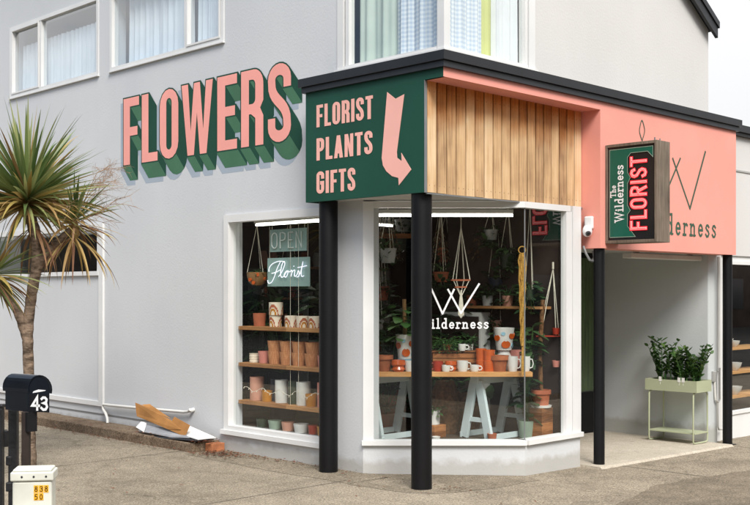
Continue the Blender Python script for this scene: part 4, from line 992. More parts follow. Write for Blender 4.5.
# hanging gourd planter
hx, hy = 6.93, yx(257); e = empty('hanging_planter', (hx, hy, 1.66), 'brown gourd bowl with orange spots hanging on cords at the left of the side window', 'planter')
mb = MB(); mb.lathe((hx, hy, 1.665), [(.001, 0), (.05, .004), (.085, .04), (.10, .085), (.105, .135), (.095, .135), (.08, .06), (.001, .03)], 24)
for a, zz in ((-2.2, .11), (-3.0, .06), (-1.3, .07), (-2.6, .03)):
    c = V(hx + math.cos(a) * .1, hy + math.sin(a) * .1, 1.665 + zz); mb.tube([c - V(math.cos(a), math.sin(a), 0) * .01, c + V(math.cos(a), math.sin(a), 0) * .008], .018, 10, 1)
mb.build('bowl', [M_gourd, M_orange], e, smooth=True)
mb = MB()
for a in (.5, 2.6, 4.7): mb.tube([(hx + math.cos(a) * .1, hy + math.sin(a) * .1, 1.79), (hx, hy, 2.28), (hx, hy, 2.40)], .003, 5)
mb.build('cord', M_cord, e)
foliage(e, (hx, hy, 1.79), 30, .07, .05, .06, .025, M_leaf_dark, 5, .05)
# neon panels
def panel_sign(name, ya, yb, z0, z1, X, label, fill):
    c = (X, (ya + yb) / 2, z0); e = empty(name, c, label, 'sign')
    mb = MB(); mb.plate([rectY(ya, yb, z0, z1)], PL(X), .006); mb.build('panel', M_sgpan, e)
    for y in (ya - .03, yb + .03): mb = MB(); mb.tube([(X + .003, y, z1), (X + .003, y, 2.40)], .002, 5); mb.build('cord', M_cord, e)
    return e
M_sgpan = mat('pale_teal_acrylic', col(158, 186, 178), 0.2, 0.5, 0.03, 4)
op = panel_sign('open_sign', yx(270, 6.86), yx(306.5, 6.86), 1.995, 2.215, 6.86, 'pale green acrylic OPEN sign hanging in the side window', None)
ya, yb = yx(270, 6.86), yx(306.5, 6.86); mb = MB(); st, xe = text_strokes('OPEN', NF, .155, 0, 2.027, .06); sc = (ya - yb - .05) / xe
for p, k in st: mb.tube([V(6.850 - .002 * k, ya - .03 - a * sc, b) for a, b in p], .0065, 7)
mb.build('neon_tube', M_off_neon, op, smooth=True)
ya, yb = yx(267.5, 6.86), yx(309.8, 6.86)
fl = panel_sign('neon_sign', ya, yb, 1.655, 1.935, 6.86, 'lit white script Florist neon on pale teal panel below the OPEN sign', None)
script = [[(.06, .52), (.07, .66), (.15, .80), (.30, .88), (.44, .86)], [(.34, .86), (.26, .62), (.19, .32), (.12, .14), (.05, .12), (.03, .22)], [(.13, .46), (.24, .50), (.34, .58)],
          [(.30, .34), (.38, .50), (.45, .76), (.43, .86), (.38, .74), (.35, .46), (.37, .32), (.43, .36), (.48, .48), (.53, .52), (.50, .36), (.46, .32), (.44, .42), (.50, .54), (.57, .50), (.61, .56), (.62, .50), (.60, .34)],
          [(.60, .38), (.64, .52), (.69, .56), (.68, .42), (.69, .34), (.74, .40), (.77, .54), (.79, .46), (.78, .34), (.73, .32)], [(.78, .36), (.83, .50), (.88, .84), (.84, .50), (.85, .34), (.90, .36)], [(.76, .64), (.97, .70)], [(.67, .68), (.68, .70)]]
mb = MB()
for k, p in enumerate(script): mb.tube([V(6.848 - .0015 * k, ya - q[0] * (ya - yb), 1.655 + q[1] * .28) for q in catmull([Vector((a, b)) for a, b in p], 4)], .0036, 7)
mb.build('neon_tube', M_white_neon, fl, smooth=True)

# ---- corner window table and trestles
def trestle(loc, label):
    e = empty('trestle', loc, label, 'trestle', 'pale trestles under the display table'); x, y, _ = loc
    zt_ = .826
    mb = MB(); mb.box((x - .04, y - .045, zt_ - .075), (x + .56, y + .045, zt_)); mb.build('beam', M_trestle, e, bevel=.004)
    for xx in (x, x + .52):
        for sg in (-1, 1):
            mb = MB(); mb.bar((xx, y + sg * .03, zt_ - .05), (xx, y + sg * .15, FZ + .01), .034, .085, (0, 1, 0)); mb.build('leg', M_trestle, e, bevel=.003)
        mb = MB(); mb.box((xx - .012, y - .11, .40), (xx + .012, y + .11, .44)); mb.build('crossbar', M_trestle, e)
    for sg in (-1, 1):
        mb = MB(); mb.box((x - .02, y + sg * .175 - .011, FZ + .005), (x + .54, y + sg * .175 + .011, FZ + .055)); mb.build('rail', M_trestle, e)
    return e
trestle((7.77, 6.44, FZ), 'pale blue trestle with splayed legs under the right end of the display table')
trestle((7.07, 7.15, FZ), 'pale blue trestle under the left end of the display table, half behind the black post')
mb = MB(); mb.plate([rect(-.03, 9.84, 1.43, 10.40)], lambda a, b, h: L(a, b, .874 + h), .042)
tag(mb.build('tabletop', M_table, bevel=.003), 'pale pine tabletop laid across two trestles in the corner window', 'table')
TZ = .875
def T(px, d): return L((px - 375) / 1085 * d, d, TZ)
vessel('plant_pot', prof_pot(.055, .078, .145, .25), M_terra2, T(384, 9.98), 'ribbed terracotta pot at the left end of the display table')
def spots(e): 
    rnd = random.Random(3)
    for a, zz, r, mi in ((-2.55, .175, .020, 2), (-2.25, .062, .040, 1), (-1.55, .15, .032, 1), (2.95, .13, .034, 1), (-.5, .16, .035, 1), (-1.1, .05, .03, 2), (.6, .07, .035, 1), (1.8, .15, .03, 2)):
        rr = .0905 * (.76 + .24 * zz / .235)
        e.tube([V(math.cos(a) * (rr - .02), math.sin(a) * (rr - .02), zz), V(math.cos(a) * (rr + .0025), math.sin(a) * (rr + .0025), zz)], r, 14, mi)
def tall_spotted(px, d, z, label, s=1.0):
    e = MB(); e.lathe((0, 0, 0), [(.001, 0), (.068, 0), (.080, .12), (.092, .235), (.083, .235), (.078, .19), (.001, .19)], 32); spots(e)
    o = e.build('spotted_pot', [M_whitec, M_orange, M_blue], None, smooth=True); o.location = T(px, d) + V(0, 0, z); o.scale = s if isinstance(s, tuple) else (s, s, s); tag(o, label, 'pot', 'white pots with orange and blue spots'); return o
tall_spotted(405, 10.05, .11, 'white pot with orange spots holding the climbing plant, left of the black post', .95)
vessel('plant_pot', prof_pot(.06, .07, .108, 0), M_blue, T(405, 10.05), 'pale blue and white pot underneath the left spotted pot')
tp = T(405, 10.05)
e = empty('climbing_plant', tp + V(0, 0, .31), 'leafy climbing plant with big mid green leaves on a moss pole left of the post', 'plant')
mb = MB(); mb.tube([tp + V(0, 0, .30), tp + V(0, .01, .66)], .018, 8); mb.build('moss_pole', M_gourd, e)
foliage(e, tp + V(0, 0, .30), 46, .13, .36, .12, .09, M_leaf_mid, 11, .1, .2)
cup = lambda r, h: [(.001, 0), (r * .8, 0), (r * .98, h * .35), (r, h), (r - .005, h), (r - .006, .02), (.001, .015)]
vessel('bubble_cup', [(.001, 0), (.045, 0), (.062, .02), (.050, .045), (.068, .065), (.062, .105), (.055, .105), (.04, .03), (.001, .02)], M_orange, T(398.5, 9.92), 'amber orange bubble cup in front of the spotted pot', 'cup')
vessel('mug', cup(0.0391, 0.0978), M_whitec, T(409, 9.92), 'white mug peeking out left of the black post', 'mug', extra=mug_handle(0.0391, 0.0978, -.6))
vessel('mug', cup(0.0460, 0.0920), M_red, T(438, 9.95), 'orange red patterned mug just right of the black post', 'mug', extra=mug_handle(0.0460, 0.0920, 2.4))
vessel('mug', cup(0.0391, 0.0598), M_whitec, T(446, 9.90), 'small white espresso mug in front of the wooden crate', 'mug', extra=mug_handle(0.0391, 0.0598, -.8))
vessel('bubble_cup', [(.001, 0), (.04, 0), (.055, .02), (.045, .04), (.060, .06), (.056, .09), (.05, .09), (.035, .03), (.001, .02)], M_orange, T(451, 9.97), 'amber bubble cup in front of the crate between the white mugs', 'cup')
vessel('mug', cup(0.0517, 0.0978), M_whitec, T(462.5, 9.93), 'large white mug in front of the middle of the crate', 'mug', extra=mug_handle(0.0517, 0.0978, -.7))
vessel('mug', cup(0.0414, 0.0598), M_whitec, T(474.5, 9.92), 'small white mug left of the tall orange tumblers', 'mug', extra=mug_handle(0.0414, 0.0598, -.8))
# crate with plants
cc = T(455, 10.15)
e = empty('wooden_crate', cc, 'shallow wooden crate of plants standing behind the mugs on the table', 'crate'); RM = Matrix.Rotation(R_(-45), 4, 'Z'); MM = Matrix.Translation(cc) @ RM
mb = MB()
for q in range(3): mb.box((-.21, -.085, .01 + q * .052), (.21, -.075, .055 + q * .052), 0, MM); mb.box((-.21, .075, .01 + q * .052), (.21, .085, .055 + q * .052), 0, MM)
for s_ in (-.21, .20): mb.box((s_, -.074, .005), (s_ + .01, .074, .16), 0, MM)
mb.box((-.198, -.072, .0), (.198, .072, .012), 0, MM); mb.build('slats', M_crate, e)
mb = MB(); mb.box((-.22, -.09, .168), (.22, .09, .180), 0, MM); mb.build('lid', M_crate, e)
for k, (px, d, n, lab, lm) in enumerate(((447, 10.12, 150, 'bushy trailing plant with tiny leaves on the crate right of the post', M_leaf_mid), (469, 10.2, 60, 'small dark leafy plant at the right end of the crate', M_leaf_dark))):
    b_ = T(px, d) + V(0, 0, .181)
    potted(b_, prof_pot(.035, .045, .06, 0), M_whitec if k else M_terra, lab, n * 2, .14 if k == 0 else .07, .10, .035, .02, lm, 20 + k, hang=.10 if k == 0 else .06)
vessel('mug', cup(0.0368, 0.0633), M_whitec, T(462, 10.07) + V(0, 0, .181), 'small white mug standing on top of the crate', 'mug', extra=mug_handle(0.0368, 0.0633, -.8))
tum = vessel('tumbler', [(.001, 0), (.042, 0), (.050, .10), (.043, .102), (.052, .205), (.046, .205), (.04, .1), (.001, .02)], M_orange, T(481, 10.0), 'left of the two tall stacked orange tumblers on the table', 'tumbler', 'tall orange tumblers')
copyof(tum, T(489, 9.96), 'right of the two tall stacked orange tumblers, behind the clay pot', .4, s=(1.1, 1.1, .95))
tall_spotted(504, 10.12, .186, 'largest white pot with orange and blue blotches stacked at the right of the table', (1.06, 1.06, .88))
vessel('plant_pot', [(.001, 0), (.06, 0), (.075, .09), (.07, .13), (.055, .16), (.055, .185), (.048, .185), (.001, .17)], M_whitec, T(504, 10.12), 'white pedestal pot underneath the big blotched pot')
vessel('plant_pot', prof_pot(.060, .085, .145, .28), M_terra2, T(499, 9.96), 'carved brown clay bowl pot in front of the blotched pot')
vessel('plant_pot', prof_pot(.06, .082, .19, 0), M_pinkc, T(518, 10.12), 'pink pot behind the white mugs at the right of the table')
vessel('mug', cup(0.0483, 0.1380), M_whitec, T(512.5, 9.93), 'tall white mug right of the carved clay bowl', 'mug', extra=mug_handle(0.0483, 0.1380, -.7))
vessel('mug', cup(0.0483, 0.1380), M_whitec, T(525, 9.95), 'tall white mug at the right end of the table by the gold tassel', 'mug', extra=mug_handle(0.0483, 0.1380, -.7))
# pots on a small stool below the table, plus hanging white pot
potted(L((434 - 375) / 1085 * 10.2, 10.2, FZ + .12), cyl(.055, .13), M_whitec, 'white pot with a small trailing plant under the table beside the post', 40, .08, .08, .06, .03, M_leaf_mid, 31, hang=.05)
mb = MB(); p = L((434 - 375) / 1085 * 10.2, 10.2, FZ); mb.box(p + V(-.08, -.08, 0), p + V(.08, .08, .118)); tag(mb.build('low_block', M_crate, bevel=.004), 'low wooden block under the white pot below the table', 'block')
def sack(px, d, r, h, label, m):
    return vessel('woven_basket', [(.001, 0), (r * .8, 0), (r, h * .35), (r * .92, h * .75), (r * .6, h), (r * .5, h * .97), (.001, h * .8)], m, L((px - 375) / 1085 * d, d, FZ + .001), label, 'basket')
M_bask = mat('basket_weave', col(120, 86, 58), 0.9, 0.15, 0.25, 30, 0.6, 50)
sack(445, 10.5, .15, .50, 'tall brown woven basket under the table right of the post', M_bask); sack(463, 10.7, .20, .38, 'wide brown woven basket behind the right trestle', M_bask)
# plant on crate by the right jamb
pc = L((541 - 375) / 1085 * 10.12, 10.12, FZ)
e = empty('wooden_crate', pc, 'upright reddish wooden crate holding the terracotta pot at the right of the corner window', 'crate')
mb = MB(); mb.box(pc + V(-.085, -.075, 0), pc + V(.085, .075, .285)); mb.build('panels', M_crate, e, bevel=.005)
pp = pc + V(0, 0, .288)
e = empty('potted_plant', pp, 'rubber plant in a terracotta pot standing on the upright crate', 'plant')
mb = MB(); mb.lathe(pp, [(.001, 0), (.095, 0), (.10, .02), (.06, .022)], 20, 1); mb.lathe(pp + V(0, 0, .012), prof_pot(.068, .085, .15, .25), 24); mb.build('pot', [M_terra, M_whitec], e, smooth=True)
mb = MB(); mb.tube([pp + V(0, 0, .14), pp + V(.02, .03, .5), pp + V(.03, .0, 1.0)], .022, 8); mb.build('moss_pole', M_bask, e, smooth=True)
foliage(e, pp + V(-.06, .12, .16), 40, .07, .66, .13, .07, M_leaf_dark, 41, .22, .4); foliage(e, pp + V(-.05, .10, .35), 12, .05, .35, .14, .07, M_leaf_mid, 42, 0, .5)
# low stool leg thing and small pots on the window floor
vessel('plant_pot', prof_pot(.035, .045, .07, 0), M_terra, L((492 - 375) / 1085 * 9.9, 9.9, FZ + .001), 'tiny terracotta pot on the window floor between the trestle legs')
vessel('plant_pot', prof_pot(.03, .04, .05, 0), M_whitec, L((436 - 375) / 1085 * 9.85, 9.85, FZ + .001), 'tiny white pot on the window floor right of the post')

# ---- macrame hangings
def hang_rope(pts, r, m, parent, name='rope', n=7): mb = MB(); mb.tube(pts, r, n); return mb.build(name, m, parent, smooth=True)
mc = L((461 - 375) / 1085 * 9.8, 9.8, 1.35)
def LW(px, py, d=9.8): return L((px - 375) / 1085 * d, d, 1.6 + (292 - py) / 1085 * d)
e = empty('macrame_hanger', LW(461, 318), 'cream rope plant hanger with two wooden square rings in the corner window', 'plant hanger')
mb = MB(); F_ = V(.7071, .7071, 0)
for px, off in ((452.8, 0), (469.8, 0), (457, .10), (465, .10)):
    mb.tube([LW(461, 216), LW(461, 228), LW(px, 279, 9.8) + F_ * off, LW(461 + (px - 461) * .5, 288) + F_ * off, LW(461, 297)], .0045, 6)
for k in range(7):
    dx = (k - 3) * .9; mb.tube([LW(461, 290), LW(461 + dx * .5, 300), LW(461 + dx, 318 - abs(k - 3))], .0045, 6)
mb.build('rope', M_cord, e, smooth=True)
for zz, w in ((280, 8.8), (287, 5.2)):
    mb = MB(); a, b = LW(461 - w, zz), LW(461 + w, zz); c_, d_ = b + F_ * .13, a + F_ * .13
    for p, q in ((a, b), (c_, d_)): mb.bar(p, q, .014, .014)
    for p, q in ((b, c_), (d_, a)): mb.bar(p, q, .012, .012)
    mb.build('ring', M_terra, e)
e = empty('jute_hanger', LW(523, 372, 9.78), 'long gold jute plant hanger with a ring, hanging at the glass joint', 'plant hanger')
mb = MB(); c = LW(522, 250, 9.78); mb.tube([c + V(.7071, -.7071, 0) * (.032 * math.cos(a)) + V(0, 0, .032 * math.sin(a)) for a in [i * math.pi / 6 for i in range(13)]], .0055, 6, cap=False); mb.build('ring', M_jute, e, smooth=True)
mb = MB()
for dx, ex in ((-3.2, -.8), (-1.4, .2), (1.8, .8), (3.4, 1.6), (0.4, .5)):
    pts = [LW(522 + dx * .6, 254, 9.78)]
    for k in range(1, 15):
        u = k / 14; pts.append(LW(522 + dx * (1 - u) + ex * u + .5 * math.sin(k * 2.1 + dx), 254 + u * 92, 9.78 + .01 * math.cos(k * 2 + dx)))
    mb.tube(pts, .0085, 7)
for k in range(5): mb.tube([LW(522 + k * .4, 344, 9.78), LW(521.5 + k * .6, 372 + k % 2 * 3, 9.78)], .004, 5)
mb.build('rope', M_jute, e, smooth=True)
e = empty('rope_hanger', LW(553, 268, 10.2), 'thin white rope hanger fanning out near the right jamb of the corner window', 'plant hanger')
mb = MB()
for px in (538, 541, 556, 559): mb.tube([LW(553, 268, 10.15), LW(px, 336, 10.15)], .004, 5)
mb.tube([LW(553, 262, 10.15), LW(553, 269, 10.15)], .010, 6); mb.build('rope', M_cord, e, smooth=True)
mb = MB(); mb.bar(LW(536, 336, 10.15), LW(561, 336, 10.15), .02, .012); mb.build('shelf_plate', M_red, e)
# ---- things deep inside the shop: hanging pots, dried bunches, plants on stands, shelf unit
def hanging_pot(p, r, h, m, label, seed, leafm=M_leaf_dark, n=40):
    p = Vector(p); e = empty('hanging_pot', p, label, 'hanging plant', 'hanging plants inside the shop'); mb = MB(); mb.lathe(p, prof_pot(r * .75, r, h, 0), 20); mb.build('pot', m, e, smooth=True)
    mb = MB()
    for a in (0, 2.1, 4.2): mb.tube([p + V(math.cos(a) * r * .95, math.sin(a) * r * .95, h), V(p.x, p.y, 2.42)], .003, 4)
    mb.build('cord', M_cord, e); foliage(e, p + V(0, 0, h), n, r * 1.3, .12, .10, .05, leafm, seed, .25)
hanging_pot(LW(388, 263, 10.4), .085, .14, M_grey, 'pale grey pot hanging at the upper left of the corner window', 51)
hanging_pot(LW(400, 250, 11.8), .09, .14, M_dgreen, 'dark pot of trailing leaves hanging deep inside left of the post', 52)
hanging_pot(LW(446, 262, 11.4), .10, .15, M_terra, 'pot of dark trailing leaves hanging inside just right of the post', 53)
hanging_pot(LW(497, 290, 10.7), .09, .12, M_navy, 'dark pot with big dark leaves hanging beside the gold hanger', 54, n=60)
hanging_pot((7.6, 8.9, 1.75), .1, .14, M_grey, 'grey pot hanging behind the neon signs in the side window', 55)
M_bunchstr = M_jute
for k, (px, py, d, lab) in enumerate(((383, 232, 11.0, 'bunch of dried flowers hanging upside down far left in the corner window'), (393, 234, 11.3, 'dark dried bunch hanging second from the left in the corner window'), (440, 232, 10.9, 'pale brown dried bunch hanging right of the black post'), (452, 240, 11.2, 'dried bunch hanging behind the cream rope hanger'), (478, 232, 10.9, 'narrow reddish dried bunch hanging between the two rope hangers'))):
    p = LW(px, py, d); e = empty('dried_bunch', p, lab, 'dried flowers', 'dried bunches hanging from the ceiling')
    rnd = random.Random(60 + k); mb = MB()
    for _ in range(90 if k in (2, 3) else 60):
        u = rnd.random(); a = rnd.random() * 6.28; r = .02 + .11 * u * rnd.random() ** .5
        leafq(mb, p + V(math.cos(a) * r, math.sin(a) * r, -.32 * u + .05), (math.cos(a), math.sin(a), -1.2), .05, .022, .1, 0, 2)
    mb.build('flowers', M_dried, e, recalc=False)
    mb = MB(); mb.tube([p + V(0, 0, .02), V(p.x, p.y, 2.42)], .004, 5); mb.build('string', M_cord, e)
# dark plants on the inner floor
for k, (px, d, h, n, lab) in enumerate(((392, 11.6, .9, 120, 'tall dark leafy plant standing deep inside left of the post'), (458, 11.3, .8, 120, 'tall dark leafy plant deep inside behind the crate'), (478, 10.95, .9, 130, 'dark leafy plant inside beside the gold hanger'))):
    p = L((px - 375) / 1085 * d, d, FZ + .001); t = empty('floor_plant', p, lab, 'plant', 'dark floor plants inside the shop')
    mb = MB(); mb.lathe(p, prof_pot(.13, .17, .3, 0), 20); mb.build('pot', M_grey if k == 1 else M_terra, t, smooth=True)
    foliage(t, p + V(0, 0, .3), n, .34 if k < 2 else .22, h, .22, .12, M_leaf_dark, 70 + k, 0, .5)
for k, (x, y, h, lab) in enumerate(((7.5, 8.9, .9, 'dark palm like plant behind the shelves at the left of the side window'), (7.7, 8.2, .8, 'dark plant behind the shelves at the right of the side window'), (7.9, 9.8, 1.0, 'dark bushy plant at the back seen through the side window'))):
    p = V(x, y, FZ + .001); t = empty('floor_plant', p, lab, 'plant', 'dark floor plants inside the shop'); mb = MB(); mb.lathe(p, prof_pot(.13, .16, .5, 0), 20); mb.build('pot', M_navy, t, smooth=True)
    foliage(t, p + V(0, 0, .5), 110, .34, h, .26, .08, M_leaf_dark, 80 + k, 0, .7)
for k, (px, py, d, rr, m_, lm, lab) in enumerate((
        (380, 300, 11.2, .10, M_terra, M_leaf_dark, 'terracotta pot of dark leaves hanging at the far left above the ribbed pot'),
        (404, 232, 12.3, .11, M_grey, M_leaf_dark, 'grey pot hanging high just left of the black post'),
        (438, 300, 12.0, .12, M_dgreen, M_leaf_dark, 'dark green pot with spreading leaves just right of the post behind the logo'),
        (470, 262, 11.6, .10, M_navy, M_leaf_dark, 'navy pot with trailing leaves hanging behind the cream rope hanger'),
        (486, 312, 10.9, .10, M_terra, M_leaf_dark, 'terracotta pot with dark leaves hanging above the blotched pot'),
        (508, 268, 10.5, .08, M_dgreen, M_leaf_dark, 'dark pot hanging close to the left of the gold hanger'),
        (457, 318, 12.4, .12, M_sage, M_leaf_mid, 'sage pot with mid green leaves deep inside behind the crate'))):
    hanging_pot(LW(px, py, d), rr, .14, m_, lab, 100 + k, lm, 70)
for k, (px, d, h, n, lab) in enumerate(((386, 10.75, .75, 90, 'leafy plant behind the left trestle'), (424, 10.9, .9, 130, 'dark leafy plant hidden mostly behind the black post'), (446, 10.75, .45, 80, 'low leafy plant under the table between post and trestle'), (527, 10.15, .85, 70, 'tall leafy plant between the table end and the upright crate'))):
    p = L((px - 375) / 1085 * d, d, FZ + .001); t = empty('floor_plant', p, lab, 'plant', 'dark floor plants inside the shop')
    mb = MB(); mb.lathe(p, prof_pot(.07, .09, .16, 0), 18); mb.build('pot', (M_terra, M_navy, M_grey, M_sage)[k], t, smooth=True)
    foliage(t, p + V(0, 0, .16), n, (.22, .24, .2, .07)[k], h, .14, .075, (M_leaf_dark, M_leaf_dark, M_leaf_mid, M_leaf_dark)[k], 120 + k, 0, .5)
for k, (px, py, d, rr, m_, lab) in enumerate(((377, 330, 10.5, .07, M_grey, 'grey pot hanging low at the far left edge of the corner window'), (441, 282, 10.7, .08, M_terra, 'terracotta pot of leaves hanging just right of the post above the logo'), (491, 240, 10.6, .07, M_grey, 'grey pot hanging high between the cream and gold hangers'), (498, 330, 10.7, .07, M_peach, 'peach pot of leaves hanging just above the blotched pot'), (530, 300, 10.2, .05, M_dgreen, 'small dark pot hanging between the gold and white rope hangers'))):
    hanging_pot(LW(px, py, d), rr, .10, m_, lab, 160 + k, M_leaf_dark, 60)
mb = MB(); a_, b_ = LW(376, 236, 11.6), LW(428, 236, 11.6); mb.bar(a_, b_, .03, .05); tag(mb.build('drying_rail', M_crate), 'wooden drying rail hung with bunches high at the left of the corner window', 'rail')
e = empty('wall_shelf', (8.39, 6.6, 1.3), 'small wooden wall shelf with plants behind the gold hanger', 'shelf')
mb = MB(); mb.box((8.22, 6.05, 1.44), (8.395, 7.1, 1.465)); mb.build('board', M_shelf, e)
for k, (y, m_, lab) in enumerate(((6.95, M_terra, 'terracotta pot plant, left end of the wall shelf behind the gold hanger'), (6.75, M_grey, 'grey pot plant, second from left on the wall shelf behind the gold hanger'), (6.5, M_peach, 'peach pot plant, second from right on the wall shelf behind the gold hanger'), (6.28, M_navy, 'navy pot plant, right end of the wall shelf behind the gold hanger'))):
    potted((8.31, y, 1.466), prof_pot(.045, .055, .10, 0), m_, lab, 46, .07, .14, .08, .04, M_leaf_dark, 140 + k, hang=.12)
# back shelf unit with jars
e = empty('back_shelf', (10.2, 10.7, FZ), 'pale shelf unit against the back wall deep inside the shop', 'shelving')
for z in (.7, 1.1, 1.5, 1.9):
    mb = MB(); mb.box((8.6, 10.6, z), (10.9, 10.88, z + .03)); mb.build('shelf', M_shelf, e)
for x in (8.6, 9.35, 10.1, 10.87):
    mb = MB(); mb.box((x, 10.6, FZ), (x + .03, 10.598 + .28, 1.93)); mb.build('upright', M_offwhite, e)
ORD = 'first second third fourth fifth sixth seventh eighth ninth tenth eleventh twelfth thirteenth fourteenth'.split(); rnd = random.Random(5); jars = {}
for z in (.73, 1.13, 1.53, 1.93):
    x = 8.72; cnt = 0; rown = {.73: 'lowest', 1.13: 'second lowest', 1.53: 'second highest', 1.93: 'top'}[z]
    while x < 10.8:
        m_ = rnd.choice([M_whitec, M_terra, M_peach, M_sage, M_mustard, M_grey, M_pinkc]); cn = m_.name.replace('_ceramic', '').replace('terracotta', 'clay')
        cnt += 1; lab = 'small %s jar, %s from the left on the %s board at the back' % (cn, ORD[cnt - 1], rown)
        if m_.name not in jars: jars[m_.name] = vessel('jar', [(.001, 0), (.05, 0), (.06, .1), (.045, .17), (.04, .19), (.001, .19)], m_, (x, 10.72, z), lab, 'jar', 'small %s jars on the back shelf' % cn, 16)
        else: copyof(jars[m_.name], (x, 10.72, z), lab)
        x += rnd.uniform(.15, .3)
e = empty('white_cabinet', L((500 - 375) / 1085 * 10.6, 10.6, FZ), 'pale low cabinet against the inner wall behind the gold hanger', 'cabinet')
mb = MB(); mb.box((8.24, 6.78, FZ), (8.39, 7.3, 1.40)); mb.build('carcass', M_offwhite, e); 
for z in (.6, 1.0):
    mb = MB(); mb.box((8.225, 6.80, z), (8.238, 7.28, z + .36)); mb.build('door', M_int2, e)
# string of red shelf plates at right jamb
for k, z in enumerate((1.02, .86)):
    vessel('plant_pot', prof_pot(.03, .04, .06, 0), (M_red, M_pinkc)[k], L((556 - 375) / 1085 * 10.15, 10.15, 1.205 if k == 0 else .9), ('small red pot on the rope hanger plate', 'small pink pot hanging low by the right jamb')[k])

# ================================================================== SIGN, CAMERA on the pink band
XS = 8.72; YS0, YS1 = 5.125, 5.668; ZS0, ZS1 = 2.053, 2.975
e = empty('projecting_sign', (XS, YS1, ZS0), 'weathered timber box sign reading The Wilderness FLORIST projecting from the pink fascia', 'sign')
mb = MB(); mb.box((XS + .012, YS0 + .028, ZS0 + .03), (XS + .218, YS1 - .01, ZS1 - .03)); mb.build('core', M_sblack, e)
mb = MB(); mb.box((XS, YS0, ZS0), (XS + .23, YS0 + .026, ZS1)); mb.box((XS, YS1 - .024, ZS0 + .001), (XS + .23, YS1, ZS1 - .001))
mb.box((XS, YS0 + .0265, ZS0), (XS + .23, YS1 - .0245, ZS0 + .028)); mb.box((XS, YS0 + .0265, ZS1 - .028), (XS + .23, YS1 - .0245, ZS1)); mb.build('box_frame', M_weath, e, bevel=.003)
PS = PL(XS + .010)
# face: a runs -Y.  from a0 (wall side) to a1 (street side)
a0, a1 = -(YS1 - .026), -(YS0 + .028); aw = a1 - a0; zb, zt2 = ZS0 + .03, ZS1 - .03; zh = zt2 - zb
def pt(u, v): return (a0 + u * aw, zb + v * zh)
mb = MB()
green = [pt(0, 0), pt(.55, 0), pt(.60, .02), pt(.40, .13), pt(.40, .30), pt(.46, .38), pt(.40, .44), pt(.40, .68), pt(.46, .74), pt(.40, .80), pt(.40, .90), pt(.44, .93), pt(.97, .89), pt(.97, 1), pt(0, 1)]
green = [pt(.04, .03), pt(.60, .03), pt(.43, .145), pt(.43, .27), pt(.49, .31), pt(.43, .37), pt(.43, .60), pt(.49, .66), pt(.43, .72), pt(.43, .88), pt(.50, .925), pt(.86, .925), pt(.97, .86), pt(.97, .975), pt(.04, .975)]
mb.plate([green], lambda a, b, h: PS(a, b, h + .004), 0)
mb.build('face_panel', M_sgreen, e, recalc=False)
mb = MB(); ribbon(mb, green + [green[0]], .005, PS, .0055); mb.build('face_border', M_sage, e, recalc=False)
# rotated text: reading upward. glyph x -> +z, glyph y -> -a
def rot(p, ax, zx): return [(ax - b, zx + a) for a, b in p]
mb = MB()
st, xe = text_strokes('Wilderness', SF, .088, 0, 0, .04); sc = .62 * zh / xe; base_a, base_z = pt(.335, .19)
for p, k in st: ribbon(mb, rot([(a * sc, b) for a, b in p], base_a, base_z), .0125 if k in (0, 1, 3) else .008, PS, .006 + k * .0003)
st, xe = text_strokes('The', SF, .058, 0, 0, .04); base_a, base_z = pt(.175, .46)
for p, k in st: ribbon(mb, rot(p, base_a, base_z), .009 if k in (0, 1, 3) else .006, PS, .006 + k * .0003)
mb.build('serif_lettering', M_logo_w, e, recalc=False)
st, xe = text_strokes('FLORIST', NF, .155, 0, 0, .12); sc = .80 * zh / xe; base_a, base_z = pt(.825, .10)
mb = MB()
for p, k in st: ribbon(mb, rot([(a * sc, b) for a, b in p], base_a, base_z), .036, PS, .0065 + k * .0003)
mb.build('neon_outline', M_red_neon, e, recalc=False)
mb = MB()
for p, k in st: ribbon(mb, rot([(a * sc, b) for a, b in p], base_a, base_z), .018, PS, .0085 + k * .0003)
mb.build('neon_core', M_pink_neon, e, recalc=False)
mb = MB()
for p, k in st: ribbon(mb, rot([(a * sc, b) for a, b in p], base_a, base_z), .006, PS, .0105 + k * .0003)
mb.build('neon_line', M_red_neon, e, recalc=False)
mb = MB(); mb.tube([(XS + .05, YS0 + .05, ZS1), (XS + .05, YS0 + .05, ZS1 + .03)], .008, 6); mb.tube([(XS + .09, YS0 + .02, ZS1), (XS + .09, YS0 + .02, ZS1 + .02)], .006, 6); mb.build('bolt', M_alu, e)

e = empty('security_camera', (8.63, 5.77, 2.2), 'white dome security camera mounted on the pink canopy return', 'security camera')
mb = MB(); mb.box((8.600, 5.735, 2.19), (8.6385, 5.825, 2.31)); mb.build('mount', M_camw, e, bevel=.012)
mb = MB(); mb.lathe((8.585, 5.775, 2.135), [(.001, -.02), (.02, -.017), (.038, .0), (.046, .03), (.042, .06), (.03, .085), (.001, .088)], 24); mb.build('housing', M_camw, e, smooth=True)
mb = MB(); mb.lathe(ORG[e.name], [(.001, .016), (.016, .013), (.026, .0), (.028, -.03)], 20); o = mb.build('lens', M_navyp, e, smooth=True)
o.location = V(8.585, 5.775, 2.155) - ORG[e.name] + V(-.026, -.026, -.010); o.rotation_euler = V(-1, -.8, -.45).to_track_quat('Z', 'Y').to_euler()

